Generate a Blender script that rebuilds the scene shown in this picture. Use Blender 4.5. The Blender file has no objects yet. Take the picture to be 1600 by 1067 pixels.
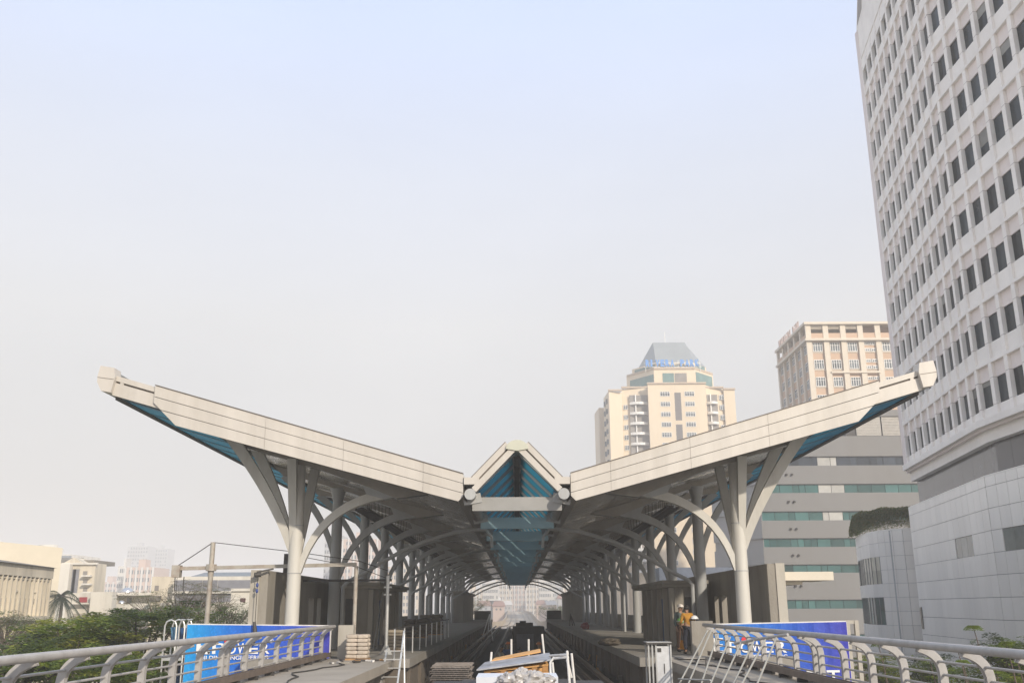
import bpy, math, random
from mathutils import Vector, Matrix, noise
random.seed(7)
R = math.radians
S = bpy.context.scene
COL = S.collection
# ---------------------------------------------------------------- camera
HAZE = 0.0013
F_PX = 1500.0
PITCH, YAW, ROLL = R(15.48), R(0.25), R(-0.3)
CAM = Vector((0.0, 0.0, 1.68))
cd = bpy.data.cameras.new('camera')
cd.sensor_width = 36.0
cd.lens = 36.0 * F_PX / 1600.0
cd.clip_start = 0.1
cd.clip_end = 6000
cam = bpy.data.objects.new('camera', cd)
COL.objects.link(cam)
MROT = Matrix.Rotation(YAW, 3, 'Z') @ Matrix.Rotation(R(90) + PITCH, 3, 'X') @ Matrix.Rotation(ROLL, 3, 'Z')
cam.matrix_world = Matrix.Translation(CAM) @ MROT.to_4x4()
S.camera = cam
# ---------------------------------------------------------------- light
SUN_EL, SUN_AZ = R(27), R(32)          # azimuth measured from straight behind the camera towards the right
sun_to = Vector((math.sin(SUN_AZ) * math.cos(SUN_EL), -math.cos(SUN_AZ) * math.cos(SUN_EL), math.sin(SUN_EL)))
ld = bpy.data.lights.new('sun', 'SUN')
ld.energy = 3.5
ld.angle = R(1.2)
ld.color = (1.0, 0.90, 0.76)
sun = bpy.data.objects.new('sun', ld)
COL.objects.link(sun)
sun.rotation_euler = sun_to.to_track_quat('Z', 'Y').to_euler()
sun.location = (60, -80, 90)
W = bpy.data.worlds.new('World')
S.world = W
W.use_nodes = True
nt = W.node_tree
nt.nodes.clear()
wo = nt.nodes.new('ShaderNodeOutputWorld')
bg = nt.nodes.new('ShaderNodeBackground')
bg.inputs['Strength'].default_value = 0.1
sky = nt.nodes.new('ShaderNodeTexSky')
sky.sky_type = 'NISHITA'
sky.sun_disc = False
sky.sun_elevation = SUN_EL
sky.sun_rotation = math.pi - SUN_AZ
sky.air_density = 1.0
sky.dust_density = 3.0
tc = nt.nodes.new('ShaderNodeTexCoord')
sep = nt.nodes.new('ShaderNodeSeparateXYZ')
ramp = nt.nodes.new('ShaderNodeValToRGB')
ramp.color_ramp.elements[0].position = 0.0
ramp.color_ramp.elements[0].color = (0.53, 0.50, 0.47, 1)
ramp.color_ramp.elements[1].position = 1.0
ramp.color_ramp.elements[1].color = (0.60, 0.74, 1.0, 1)
e = ramp.color_ramp.elements.new(0.28); e.color = (0.73, 0.72, 0.715, 1)
e = ramp.color_ramp.elements.new(0.42); e.color = (0.715, 0.75, 0.84, 1)
e = ramp.color_ramp.elements.new(0.56); e.color = (0.64, 0.735, 0.96, 1)
sc = nt.nodes.new('ShaderNodeVectorMath'); sc.operation = 'SCALE'; sc.inputs['Scale'].default_value = 10.0
mx = nt.nodes.new('ShaderNodeMix'); mx.data_type = 'RGBA'
mx.inputs[0].default_value = 0.86
L = nt.links.new
L(tc.outputs['Generated'], sep.inputs[0])
L(sep.outputs['Z'], ramp.inputs[0])
L(ramp.outputs['Color'], sc.inputs[0])
L(sky.outputs[0], mx.inputs[6])
L(sc.outputs[0], mx.inputs[7])
cn = nt.nodes.new('ShaderNodeTexNoise'); cn.inputs['Scale'].default_value = 2.2; cn.inputs['Detail'].default_value = 5
cm = nt.nodes.new('ShaderNodeMapping'); cm.inputs['Scale'].default_value = (1, 1, 3.5); L(tc.outputs['Generated'], cm.inputs[0]); L(cm.outputs[0], cn.inputs['Vector'])
cr = nt.nodes.new('ShaderNodeMapRange'); L(cn.outputs['Fac'], cr.inputs[0]); cr.inputs[1].default_value = 0.3; cr.inputs[2].default_value = 0.7; cr.inputs[3].default_value = 0.97; cr.inputs[4].default_value = 1.03
cs = nt.nodes.new('ShaderNodeVectorMath'); cs.operation = 'SCALE'; L(mx.outputs[2], cs.inputs[0]); L(cr.outputs[0], cs.inputs['Scale'])
L(cs.outputs[0], bg.inputs['Color'])
L(bg.outputs[0], wo.inputs[0])
S.view_settings.view_transform = 'Standard'
S.view_settings.look = 'None'
S.view_settings.exposure = 0.3
S.view_settings.gamma = 1.0
S.view_settings.use_curve_mapping = False
S.render.engine = 'CYCLES'
S.cycles.max_bounces = 8
S.cycles.diffuse_bounces = 4
S.cycles.glossy_bounces = 3
S.cycles.transmission_bounces = 4
S.cycles.volume_bounces = 2
S.cycles.use_denoising = True
S.cycles.caustics_reflective = False
S.cycles.caustics_refractive = False

# ---------------------------------------------------------------- geometry helpers
def ray(px, py):
    return MROT @ Vector((px - 800.0, 533.5 - py, -F_PX))
def at(px, py, D):                      # point seen at a photograph position, D metres in front of the camera
    d = ray(px, py)
    return CAM + d * (D / d.y)
def atz(px, py, z):
    d = ray(px, py)
    return CAM + d * ((z - CAM.z) / d.z)
BASE = {}
class MB:
    def __init__(s): s.v = []; s.f = []
    def poly(s, pts):
        n = len(s.v); s.v += [Vector(p) for p in pts]; s.f.append(tuple(range(n, n + len(pts))))
    def hexa(s, p):                     # 8 points: bottom 4 ccw, top 4 ccw
        n = len(s.v); s.v += [Vector(q) for q in p]
        for a in ((3,2,1,0),(4,5,6,7),(0,1,5,4),(1,2,6,5),(2,3,7,6),(3,0,4,7)):
            s.f.append(tuple(n + i for i in a))
    def box(s, x0, x1, y0, y1, z0, z1):
        s.hexa([(x0,y0,z0),(x1,y0,z0),(x1,y1,z0),(x0,y1,z0),(x0,y0,z1),(x1,y0,z1),(x1,y1,z1),(x0,y1,z1)])
        return s
    def beam(s, p, q, w, h, up=(0,0,1)):
        p = Vector(p); q = Vector(q); t = (q - p).normalized(); up = Vector(up)
        sd = t.cross(up)
        if sd.length < 1e-4: sd = t.cross(Vector((1,0,0)))
        sd.normalize(); u = sd.cross(t)
        a = sd * (w / 2); b = u * (h / 2)
        s.hexa([p-a-b, p+a-b, q+a-b, q-a-b, p-a+b, p+a+b, q+a+b, q-a+b])
        return s
    def sweep(s, pts, w, h, side):      # rectangular section; side = fixed width direction
        side = Vector(side).normalized(); n0 = len(s.v); pts = [Vector(p) for p in pts]; N = len(pts)
        for i, p in enumerate(pts):
            t = (pts[min(i+1, N-1)] - pts[max(i-1, 0)]).normalized()
            u = side.cross(t).normalized()
            ww = w[i] if isinstance(w, (list, tuple)) else w
            hh = h[i] if isinstance(h, (list, tuple)) else h
            a = side * (ww / 2); b = u * (hh / 2)
            s.v += [p-a-b, p+a-b, p+a+b, p-a+b]
        for i in range(N - 1):
            k = n0 + 4 * i
            for j in range(4):
                s.f.append((k+j, k+(j+1) % 4, k+4+(j+1) % 4, k+4+j))
        s.f.append((n0+3, n0+2, n0+1, n0)); k = n0 + 4*(N-1); s.f.append((k, k+1, k+2, k+3))
        return s
    def tube(s, pts, r, n=8, cap=True):
        pts = [Vector(p) for p in pts]; N = len(pts); n0 = len(s.v); prev = None
        for i, p in enumerate(pts):
            t = (pts[min(i+1, N-1)] - pts[max(i-1, 0)]).normalized()
            if prev is None:
                a = t.cross(Vector((0,0,1)))
                if a.length < 1e-3: a = t.cross(Vector((1,0,0)))
            else:
                a = prev - t * prev.dot(t)
            a.normalize(); prev = a; b = t.cross(a)
            rr = r[i] if isinstance(r, (list, tuple)) else r
            for k in range(n):
                c = 2 * math.pi * k / n
                s.v.append(p + a * (rr * math.cos(c)) + b * (rr * math.sin(c)))
        for i in range(N - 1):
            for k in range(n):
                s.f.append((n0+i*n+k, n0+i*n+(k+1) % n, n0+(i+1)*n+(k+1) % n, n0+(i+1)*n+k))
        if cap:
            s.f.append(tuple(n0 + k for k in reversed(range(n))))
            s.f.append(tuple(n0 + (N-1)*n + k for k in range(n)))
        return s
    def prism(s, pts, ex):
        ex = Vector(ex); pts = [Vector(p) for p in pts]; n = len(pts); k = len(s.v)
        s.v += pts + [p + ex for p in pts]
        s.f.append(tuple(range(k, k+n))); s.f.append(tuple(reversed(range(k+n, k+2*n))))
        for i in range(n):
            j = (i+1) % n; s.f.append((k+j, k+i, k+n+i, k+n+j))
        return s
    def ball(s, c, r, n=10, m=6, z0=-1.0):
        c = Vector(c); rr = r if isinstance(r, (tuple, list)) else (r, r, r); k = len(s.v)
        for i in range(m + 1):
            ph = math.asin(z0) + (math.pi/2 - math.asin(z0)) * i / m
            for j in range(n):
                a = 2*math.pi*j/n
                s.v.append(c + Vector((rr[0]*math.cos(ph)*math.cos(a), rr[1]*math.cos(ph)*math.sin(a), rr[2]*math.sin(ph))))
        for i in range(m):
            for j in range(n):
                s.f.append((k+i*n+j, k+i*n+(j+1) % n, k+(i+1)*n+(j+1) % n, k+(i+1)*n+j))
        return s
    def mesh(s, name, mat, off=(0,0,0), smooth=False):
        off = Vector(off); me = bpy.data.meshes.new(name)
        me.from_pydata([v - off for v in s.v], [], s.f); me.validate()
        if mat is not None: me.materials.append(mat)
        import bmesh
        bm = bmesh.new(); bm.from_mesh(me); bmesh.ops.recalc_face_normals(bm, faces=bm.faces); bm.to_mesh(me); bm.free()
        if smooth:
            me.polygons.foreach_set('use_smooth', [True]*len(me.polygons))
            me.set_sharp_from_angle(angle=R(40))
        return me
def box(*a): return MB().box(*a)
def thing(name, label, cat, loc, group=None):
    o = bpy.data.objects.new(name, None); COL.objects.link(o); o.empty_display_size = 0.5
    o.location = loc; BASE[o.name] = Vector(loc)
    o['label'] = label; o['category'] = cat
    if group: o['group'] = group
    return o
def part(name, mb, mat, parent, smooth=False, label=None, kind=None):
    b = BASE[parent.name]
    o = bpy.data.objects.new(name, mb.mesh(name, mat, b, smooth)); COL.objects.link(o); o.parent = parent
    BASE[o.name] = b
    if label: o['label'] = label
    if kind: o['kind'] = kind
    return o
def piece(name, me, parent, loc, own=False, rot=None):       # shared mesh, own origin
    o = bpy.data.objects.new(name, me); COL.objects.link(o); o.parent = parent
    o.location = Vector(loc) - BASE[parent.name]
    if rot: o.rotation_euler = rot
    BASE[o.name] = Vector(loc)
    return o
def solo(name, mb, mat, label=None, cat=None, group=None, kind=None, smooth=False):
    xs = [v.x for v in mb.v]; ys = [v.y for v in mb.v]; zs = [v.z for v in mb.v]
    b = Vector(((min(xs)+max(xs))/2, (min(ys)+max(ys))/2, min(zs)))
    o = bpy.data.objects.new(name, mb.mesh(name, mat, b, smooth)); COL.objects.link(o); o.location = b
    BASE[o.name] = b
    if label: o['label'] = label
    if cat: o['category'] = cat
    if group: o['group'] = group
    if kind: o['kind'] = kind
    return o
def copy_tree(o, parent=None, loc=None, label=None):
    c = o.copy(); COL.objects.link(c)
    if parent is not None: c.parent = parent
    if loc is not None: c.location = loc
    if label: c['label'] = label
    for ch in list(o.children): copy_tree(ch, c)
    return c
class Fac:                              # a vertical facade: s runs along it, o out of it, z up
    def __init__(s, O, d):
        s.O = Vector((O[0], O[1], 0)); s.d = Vector((d[0], d[1], 0)).normalized(); s.n = Vector((s.d.y, -s.d.x, 0))
    def pt(s, a, o, z): return s.O + s.d * a + s.n * o + Vector((0, 0, z))
    def box(s, mb, s0, s1, o0, o1, z0, z1):
        mb.hexa([s.pt(s0,o1,z0), s.pt(s1,o1,z0), s.pt(s1,o0,z0), s.pt(s0,o0,z0), s.pt(s0,o1,z1), s.pt(s1,o1,z1), s.pt(s1,o0,z1), s.pt(s0,o0,z1)])
        return mb
    def rel(s): return Fac((0, 0), (s.d.x, s.d.y))
    def s_px(s, px, py=900):            # where a photograph column meets the facade
        r = ray(px, py)
        # CAM + t*r = O + a*d
        det = r.x * (-s.d.y) + s.d.x * r.y
        bx, by = s.O.x - CAM.x, s.O.y - CAM.y
        return (r.x * by - r.y * bx) / det

# ---------------------------------------------------------------- materials
MATS = {}
def mat(name, col, rough=0.7, metal=0.0, var=0.12, scale=1.5, streak=False, bump=0.0, bscale=20.0, stretch=(1,1,1),
        rnd=0.0, dirt=None, dirt_amt=0.0, dirt_scale=0.6, spec=0.5, bdist=0.02, translucent=0.0, trans_col=None, coat=0.0):
    if name in MATS: return MATS[name]
    m = bpy.data.materials.new(name); m.use_nodes = True; t = m.node_tree; n = t.nodes; l = t.links.new
    p = n['Principled BSDF']; out = n['Material Output']
    p.inputs['Roughness'].default_value = rough; p.inputs['Metallic'].default_value = metal
    p.inputs['Specular IOR Level'].default_value = spec
    if coat: p.inputs['Coat Weight'].default_value = coat
    geo = n.new('ShaderNodeNewGeometry'); mp = n.new('ShaderNodeMapping'); l(geo.outputs['Position'], mp.inputs[0])
    mp.inputs['Scale'].default_value = (scale, scale, scale * (0.12 if streak else 1.0))
    nz = n.new('ShaderNodeTexNoise'); nz.inputs['Scale'].default_value = 1.0; nz.inputs['Detail'].default_value = 6; nz.inputs['Roughness'].default_value = 0.65
    l(mp.outputs[0], nz.inputs['Vector'])
    mr = n.new('ShaderNodeMapRange'); l(nz.outputs['Fac'], mr.inputs[0])
    mr.inputs[1].default_value = 0.3; mr.inputs[2].default_value = 0.7
    mr.inputs[3].default_value = 1 - var; mr.inputs[4].default_value = 1 + var
    val = mr.outputs[0]
    if rnd:
        oi = n.new('ShaderNodeObjectInfo'); mr2 = n.new('ShaderNodeMapRange'); l(oi.outputs['Random'], mr2.inputs[0])
        mr2.inputs[3].default_value = 1 - rnd; mr2.inputs[4].default_value = 1 + rnd
        mm = n.new('ShaderNodeMath'); mm.operation = 'MULTIPLY'; l(val, mm.inputs[0]); l(mr2.outputs[0], mm.inputs[1]); val = mm.outputs[0]
    vm = n.new('ShaderNodeVectorMath'); vm.operation = 'SCALE'; vm.inputs[0].default_value = col[:3]; l(val, vm.inputs['Scale'])
    c = vm.outputs[0]
    if dirt:
        mp2 = n.new('ShaderNodeMapping'); l(geo.outputs['Position'], mp2.inputs[0])
        mp2.inputs['Scale'].default_value = (dirt_scale, dirt_scale, dirt_scale * (0.18 if streak else 1.0)); mp2.inputs['Location'].default_value = (7, 3, 9)
        nd = n.new('ShaderNodeTexNoise'); nd.inputs['Detail'].default_value = 8; nd.inputs['Roughness'].default_value = 0.7; nd.inputs['Scale'].default_value = 1.0
        l(mp2.outputs[0], nd.inputs['Vector'])
        m3 = n.new('ShaderNodeMapRange'); l(nd.outputs['Fac'], m3.inputs[0]); m3.inputs[1].default_value = 0.45; m3.inputs[2].default_value = 0.72
        m3.inputs[3].default_value = 0; m3.inputs[4].default_value = dirt_amt
        mi = n.new('ShaderNodeMix'); mi.data_type = 'RGBA'; l(m3.outputs[0], mi.inputs[0]); l(c, mi.inputs[6]); mi.inputs[7].default_value = (*dirt, 1)
        c = mi.outputs[2]
    l(c, p.inputs['Base Color'])
    if bump:
        mb_ = n.new('ShaderNodeMapping'); l(geo.outputs['Position'], mb_.inputs[0]); mb_.inputs['Scale'].default_value = [bscale * q for q in stretch]
        nb = n.new('ShaderNodeTexNoise'); nb.inputs['Scale'].default_value = 1.0; nb.inputs['Detail'].default_value = 3
        l(mb_.outputs[0], nb.inputs['Vector'])
        bp = n.new('ShaderNodeBump'); bp.inputs['Strength'].default_value = bump; bp.inputs['Distance'].default_value = bdist
        l(nb.outputs['Fac'], bp.inputs['Height']); l(bp.outputs[0], p.inputs['Normal'])
    if translucent:
        tr = n.new('ShaderNodeBsdfTranslucent'); tr.inputs[0].default_value = (*(trans_col or col), 1)
        ms = n.new('ShaderNodeMixShader'); ms.inputs[0].default_value = translucent
        l(p.outputs[0], ms.inputs[1]); l(tr.outputs[0], ms.inputs[2]); l(ms.outputs[0], out.inputs[0])
    MATS[name] = m
    return m
M_fascia = mat('fascia_cladding', (0.56, 0.52, 0.465), 0.42, 0.0, 0.08, 1.6, streak=True, rnd=0.025, bump=0.12, bscale=1.2, dirt=(0.40,0.36,0.30), dirt_amt=0.35, dirt_scale=1.3)
M_seam = mat('dark_seam', (0.17, 0.145, 0.125), 0.7)
M_beam = mat('beam_blue_light', (0.38,0.56,0.62), 0.5, 0.0, 0.06, 1.2)  # blue light under the skylight sheets is put into this teal
M_steel = mat('painted_steel', (0.41, 0.415, 0.41), 0.5, 0.0, 0.10, 1.2, streak=True, dirt=(0.27,0.245,0.20), dirt_amt=0.4, dirt_scale=1.4)  # grey cooled to carry the blue glass light on the inner columns
M_steel_lit = mat('sunlit_steel', (0.58, 0.56, 0.51), 0.5, 0.0, 0.08, 1.2, streak=True, dirt=(0.33,0.30,0.25), dirt_amt=0.35, dirt_scale=1.5)  # same steel, daylight put into a warmer, lighter colour for the front columns
M_ceil = mat('ceiling_metal', (0.74, 0.70, 0.63), 0.11, 0.97, 0.10, 2.0, bump=1.0, bscale=2.2, stretch=(0.35, 1.7, 1.0), rnd=0.06, bdist=0.11)
M_glass_sky = mat('blue_skylight_sheet', (0.015, 0.10, 0.15), 0.25, 0.0, 0.1, 0.6, translucent=0.8, trans_col=(0.11, 0.40, 0.48), rnd=0.12)
M_glass_eave = mat('blue_eave_sheet', (0.02, 0.12, 0.16), 0.25, 0.0, 0.1, 0.6, translucent=0.85, trans_col=(0.11, 0.33, 0.39), rnd=0.10)
M_dark = mat('dark_steel', (0.05, 0.046, 0.042), 0.6, 0.0, 0.25, 3.0)
M_conc = mat('raw_concrete', (0.30, 0.275, 0.235), 0.9, 0.0, 0.10, 0.9, streak=True, bump=0.5, bscale=14, dirt=(0.17,0.15,0.125), dirt_amt=0.7, dirt_scale=0.9)
M_slab = mat('platform_concrete', (0.27, 0.25, 0.22), 0.9, 0.0, 0.12, 0.8, bump=0.4, bscale=10, dirt=(0.2,0.18,0.15), dirt_amt=0.6, dirt_scale=0.5)
M_conc_l = mat('pale_concrete', (0.44, 0.41, 0.355), 0.88, 0.0, 0.08, 1.0, streak=True, bump=0.3, bscale=14, dirt=(0.28,0.25,0.2), dirt_amt=0.5, dirt_scale=0.8)
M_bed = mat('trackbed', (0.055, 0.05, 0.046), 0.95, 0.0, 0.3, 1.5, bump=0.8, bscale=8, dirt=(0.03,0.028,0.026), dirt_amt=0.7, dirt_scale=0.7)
M_rail = mat('rail_steel', (0.16, 0.13, 0.11), 0.35, 0.7, 0.2, 2.0)
M_railing = mat('railing_paint', (0.40, 0.385, 0.37), 0.42, 0.0, 0.08, 5.0, bump=0.1, bscale=30, dirt=(0.19,0.17,0.15), dirt_amt=0.4, dirt_scale=3)
M_white = mat('white_paint', (0.72, 0.70, 0.66), 0.5, 0.0, 0.08, 2, dirt=(0.45,0.40,0.35), dirt_amt=0.3, dirt_scale=2)
M_galv = mat('galvanised', (0.62, 0.62, 0.60), 0.35, 0.55, 0.12, 4)
M_glass = mat('dark_glass', (0.030, 0.034, 0.038), 0.06, 0.0, 0.2, 0.4, rnd=0.35, bump=0.06, bscale=0.7, spec=0.35)
# ================================================================ setting
GZ = -11.0
M_street = mat('street_ground', (0.44, 0.41, 0.36), 0.95, 0, 0.3, 0.05, bump=0.3, bscale=2, dirt=(0.09,0.10,0.06), dirt_amt=0.8, dirt_scale=0.02)
solo('ground', MB().box(-2400, 2400, -300, 2600, GZ-0.4, GZ), M_street, kind='structure', label='street level ground far below the viaduct')
Y0, YC, YE = -9.0, 32.6, 149.0          # behind the camera, canopy front, canopy end
XC = 8.1                                # column line
# trackbed trough and plinths
bed = MB()
bed.box(-7.3, 7.3, Y0, 34.9, -2.3, -1.35)
bed.box(-9.6, 9.6, 34.9, 150.0, -2.3, -1.35)
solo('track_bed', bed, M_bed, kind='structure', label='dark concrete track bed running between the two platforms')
# walkways beside the trough, in front of the station
M_walk = mat('walkway_concrete', (0.36, 0.32, 0.265), 0.9, 0, 0.10, 0.8, bump=0.4, bscale=9, dirt=(0.25,0.22,0.18), dirt_amt=0.6, dirt_scale=0.7)
w = MB(); w.box(-7.25, -4.2, Y0, 34.9, -0.28, 0); w.box(-7.2, -4.6, Y0, 34.9, -1.35, -0.28)
solo('walkway', w, M_walk, kind='structure', label='pale concrete walkway slab left of the tracks')
w = MB(); w.box(4.9, 7.25, Y0, 34.9, -0.28, 0); w.box(5.25, 7.2, Y0, 34.9, -1.35, -0.28)
solo('walkway', w, M_walk, kind='structure', label='pale concrete walkway slab right of the tracks')
w = MB(); w.box(-9.6, -3.75, 34.9, 149.5, -0.30, 0)
solo('platform', w, M_slab, kind='structure', label='left station platform slab')
w = MB(); w.box(4.2, 9.6, 34.9, 149.5, -0.30, 0)
solo('platform', w, M_slab, kind='structure', label='right station platform slab')
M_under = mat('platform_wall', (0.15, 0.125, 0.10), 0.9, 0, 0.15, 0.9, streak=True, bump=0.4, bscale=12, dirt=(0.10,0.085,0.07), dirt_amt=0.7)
for sx, xe in ((-1, 3.95), (1, 4.4)):
    g = MB()
    g.box(min(sx*xe, sx*7.3), max(sx*xe, sx*7.3), 35.0, 149.4, -1.35, -0.30)
    y = 36.0
    while y < 149:
        g.box(min(sx*(xe-0.12), sx*(xe+0.2)), max(sx*(xe-0.12), sx*(xe+0.2)), y, y+0.35, -1.35, -0.30); y += 4.0
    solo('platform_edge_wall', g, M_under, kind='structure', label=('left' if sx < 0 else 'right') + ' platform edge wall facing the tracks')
# plinths and rails (four rails)
trk = {}
for sx, nm in ((-1, 'left'), (1, 'right')):
    t = thing('railway_track', f'{nm} railway track of two steel rails on long concrete plinths', 'railway track', (sx*2.05, 20, -1.35))
    for k in (-0.718, 0.718):
        x = sx*2.05 + k
        part('plinth', MB().box(x-0.28, x+0.28, Y0+1, 149.5, -1.352, -1.12), mat('plinth_concrete', (0.13,0.12,0.11), 0.9, 0, 0.2, 2), t)
        r_ = MB(); r_.box(x-0.07, x+0.07, Y0+1, 149.5, -1.12, -1.10); r_.box(x-0.012, x+0.012, Y0+1, 149.5, -1.10, -1.0); r_.box(x-0.035, x+0.035, Y0+1, 149.5, -1.0, -0.955)
        part('rail', r_, M_rail, t)
    # third rail / cable duct
    part('conductor_rail', MB().box(sx*3.25-0.09, sx*3.25+0.09, Y0+1, 149.5, -1.0, -0.86), M_rail, t)
# ---- viaduct beyond the station
M_gold = mat('far_deck', (0.50, 0.43, 0.34), 0.85, 0, 0.1, 0.3)
def prof(y):                            # longitudinal profile of the line beyond the station
    u = (y - 150) / 350.0
    return -1.35 - 1.1*math.sin(min(1, max(0, u*1.6))*math.pi) + 0.9*max(0, u-0.3)
def xoff(y): return 0.8 * math.sin((y-150)/90.0) * min(1, (y-150)/60.0)
seg = [150 + 8*i for i in range(56)]
dk = MB(); pl = MB(); pr = MB()
def sect(mb, a, b, x0, x1, z0, z1):
    mb.hexa([(x0+xoff(a),a,prof(a)+z0),(x1+xoff(a),a,prof(a)+z0),(x1+xoff(b),b,prof(b)+z0),(x0+xoff(b),b,prof(b)+z0),
             (x0+xoff(a),a,prof(a)+z1),(x1+xoff(a),a,prof(a)+z1),(x1+xoff(b),b,prof(b)+z1),(x0+xoff(b),b,prof(b)+z1)])
for a, b in zip(seg[:-1], seg[1:]):
    sect(dk, a, b, -4.6, 4.6, -1.6, 0)
v = thing('viaduct', 'sunlit concrete viaduct dipping and rising beyond the far end of the station', 'viaduct', (0, 150, -8))
part('deck', dk, M_gold, v)
for x in (-4.6, 4.35):
    pp = MB()
    for a, b in zip(seg[:-1], seg[1:]): sect(pp, a, b, x, x+0.25, 0, 1.1)
    part('parapet', pp, M_gold, v)
for x in (-2.8, -1.35, 1.35, 2.8):
    pp = MB()
    for a, b in zip(seg[:-1], seg[1:]): sect(pp, a, b, x-0.05, x+0.05, 0.2, 0.36)
    part('rail', pp, M_rail, v)
for k in range(15):
    y = 164 + 28*k
    part('pier', MB().box(-1.2+xoff(y), 1.2+xoff(y), y-1, y+1, GZ, prof(y)-1.6), M_conc_l, v)
# ground-level carriers under the station
v = thing('station_substructure', 'concrete piers and crosshead beams carrying the station above the street', 'substructure', (0, 35, GZ))
for k in range(9):
    y = 3 + 18*k
    part('pier', MB().box(-2.0, 2.0, y-1.2, y+1.2, GZ, -3.4), M_conc, v)
    part('crosshead', MB().box(-7.0, 7.0, y-1.2, y+1.2, -3.4, -2.3), M_conc, v)
# ================================================================ station canopy
can = thing('station_canopy', 'winged steel station canopy with cream fascia and central glazed ridge', 'canopy', (0, YC, 0))
D0 = YC
def XZ(px, py, D=D0):
    p = at(px, py, D); return p.x, p.z
A = XZ(243, 602); B = XZ(724, 740); Cc = XZ(716, 783.5); Dd = XZ(275, 665.5); E1 = XZ(243, 629)
kt = (B[1]-A[1])/(B[0]-A[0])            # slope of the fascia top (negative towards the ridge on the left side)
def ztop(x): return A[1] + kt*(x - A[0])
kb = (Cc[1]-Dd[1])/(Cc[0]-Dd[0])
def zbot(x): return Dd[1] + kb*(x - Dd[0])
XI = B[0]                               # inner end (negative)
XO = A[0]                               # outer end
XD = Dd[0]
XT = XZ(176, 600)[0]                    # outer end of the thin beam
def mx_(pts, s): return [(-s*p[0] if s > 0 else p[0], p[1], p[2]) for p in pts]   # s=+1 mirrors to the right
def P(x, y, z, s): return Vector((x if s < 0 else -x, y, z))
joints = [XZ(px, 700)[0] for px in (413, 537, 662)]
for s in (-1, 1):
    # three strips of cladding, split at the joints; each panel proud by a few mm with open joints
    nrow = 3
    def zr(x, r): return zbot(x) + (ztop(x) - zbot(x)) * r / nrow
    def xleft(r):                       # outer end follows the chamfer: vertical for the top third, then slanted
        zz = E1[1]
        return XO
    cuts = [XO] + joints + [XI]
    for r in range(nrow):
        for k in range(4):
            x0, x1 = cuts[k] + (0.004 if k else 0), cuts[k+1] - (0.004 if k < 3 else 0)
            lo0, hi0, lo1, hi1 = zr(x0, r) + 0.009, zr(x0, r+1) - 0.009, zr(x1, r) + 0.009, zr(x1, r+1) - 0.009
            poly = [(x0, lo0), (x1, lo1), (x1, hi1), (x0, hi0)]
            if k == 0:                  # chamfered outer end from E1 down to Dd
                def cx(z): return XO if z >= E1[1] else XO + (XD - XO) * (E1[1]-z)/(E1[1]-Dd[1])
                def solve(rr):
                    x = XO
                    for _ in range(12): x = cx(zr(x, rr))
                    return x
                xa = solve(r + 0.02); xb = solve(r + 0.98)
                poly = [(xa, zr(xa, r)+0.012), (x1, lo1), (x1, hi1), (xb, zr(xb, r+1)-0.012)]
                if r == 1 or (r == 2 and xb == XO and xa > XO + 0.01):
                    poly = [(xa, zr(xa, r)+0.012), (x1, lo1), (x1, hi1), (xb, zr(xb, r+1)-0.012)] + ([(XO, E1[1])] if xb <= XO+0.01 and xa > XO+0.01 else [])
            elif k == 3 and r == 0:
                poly = [(x0, lo0), (Cc[0], zbot(Cc[0])+0.012), (x1, zr(x1, 0)+0.22), (x1, hi1), (x0, hi0)]
            m = MB(); m.prism([P(a, D0-0.03, b, s) for a, b in poly], (0, 0.05, 0))
            part('fascia_panel', m, M_fascia, can)
    m = MB()                            # dark carrier behind the joints
    m.prism([P(a, D0+0.03, b, s) for a, b in ((XD+0.06, zbot(XD)+0.04), (Cc[0]-0.02, zbot(Cc[0])+0.04), (XI-0.03, zbot(XI)+0.3), (XI-0.03, ztop(XI)-0.03), (XO+0.03, ztop(XO)-0.03), (XO+0.03, E1[1]))], (0, 0.22, 0))
    part('fascia_backing', m, M_seam, can)
    m = MB(); m.prism([P(a, D0-0.06, b, s) for a, b in ((XO, ztop(XO)+0.0), (XI, ztop(XI)+0.0), (XI, ztop(XI)+0.022), (XO, ztop(XO)+0.022))], (0, 0.3, 0))
    part('fascia_coping', m, M_seam, can)
    # thin outer beam with its slot
    zt0, zt1 = XZ(176, 583)[1], XZ(176, 614)[1]
    def zo(x, f): return ztop(x) - 0.05 - f*(zt0 - zt1) + 0.0
    for f0, f1 in ((0.0, 0.26), (0.36, 1.0)):
        m = MB(); x0, x1 = XT, XD+0.3
        m.prism([P(x0, D0+0.05, zo(x0, f1), s), P(x1, D0+0.05, zo(x1, f1), s), P(x1, D0+0.05, zo(x1, f0), s), P(x0, D0+0.05, zo(x0, f0), s)], (0, 0.16, 0))
        part('edge_beam', m, M_fascia, can)
    m = MB(); m.prism([P(XT, D0+0.12, zo(XT, 0.9), s), P(XD, D0+0.12, zo(XD, 0.9), s), P(XD, D0+0.12, zo(XD, 0.05), s), P(XT, D0+0.12, zo(XT, 0.05), s)], (0, 0.08, 0))
    part('slot_backing', m, M_seam, can)
    xm = XT + (XO-XT)*0.16
    m = MB(); m.prism([P(xm, D0+0.055, zo(xm, 0.38), s), P(xm+0.12, D0+0.055, zo(xm+0.12, 0.38), s), P(xm+0.12, D0+0.055, zo(xm, 0.24), s), P(xm, D0+0.055, zo(xm, 0.24), s)], (0, 0.06, 0))
    part('slot_bracket', m, M_fascia, can)
    # eave gutter with the six-sided end box
    hexp = [XZ(*q) for q in ((159.5,572.5),(181,576),(182,590),(175,614),(160,611.5),(154,598),(154.5,589))]
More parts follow.
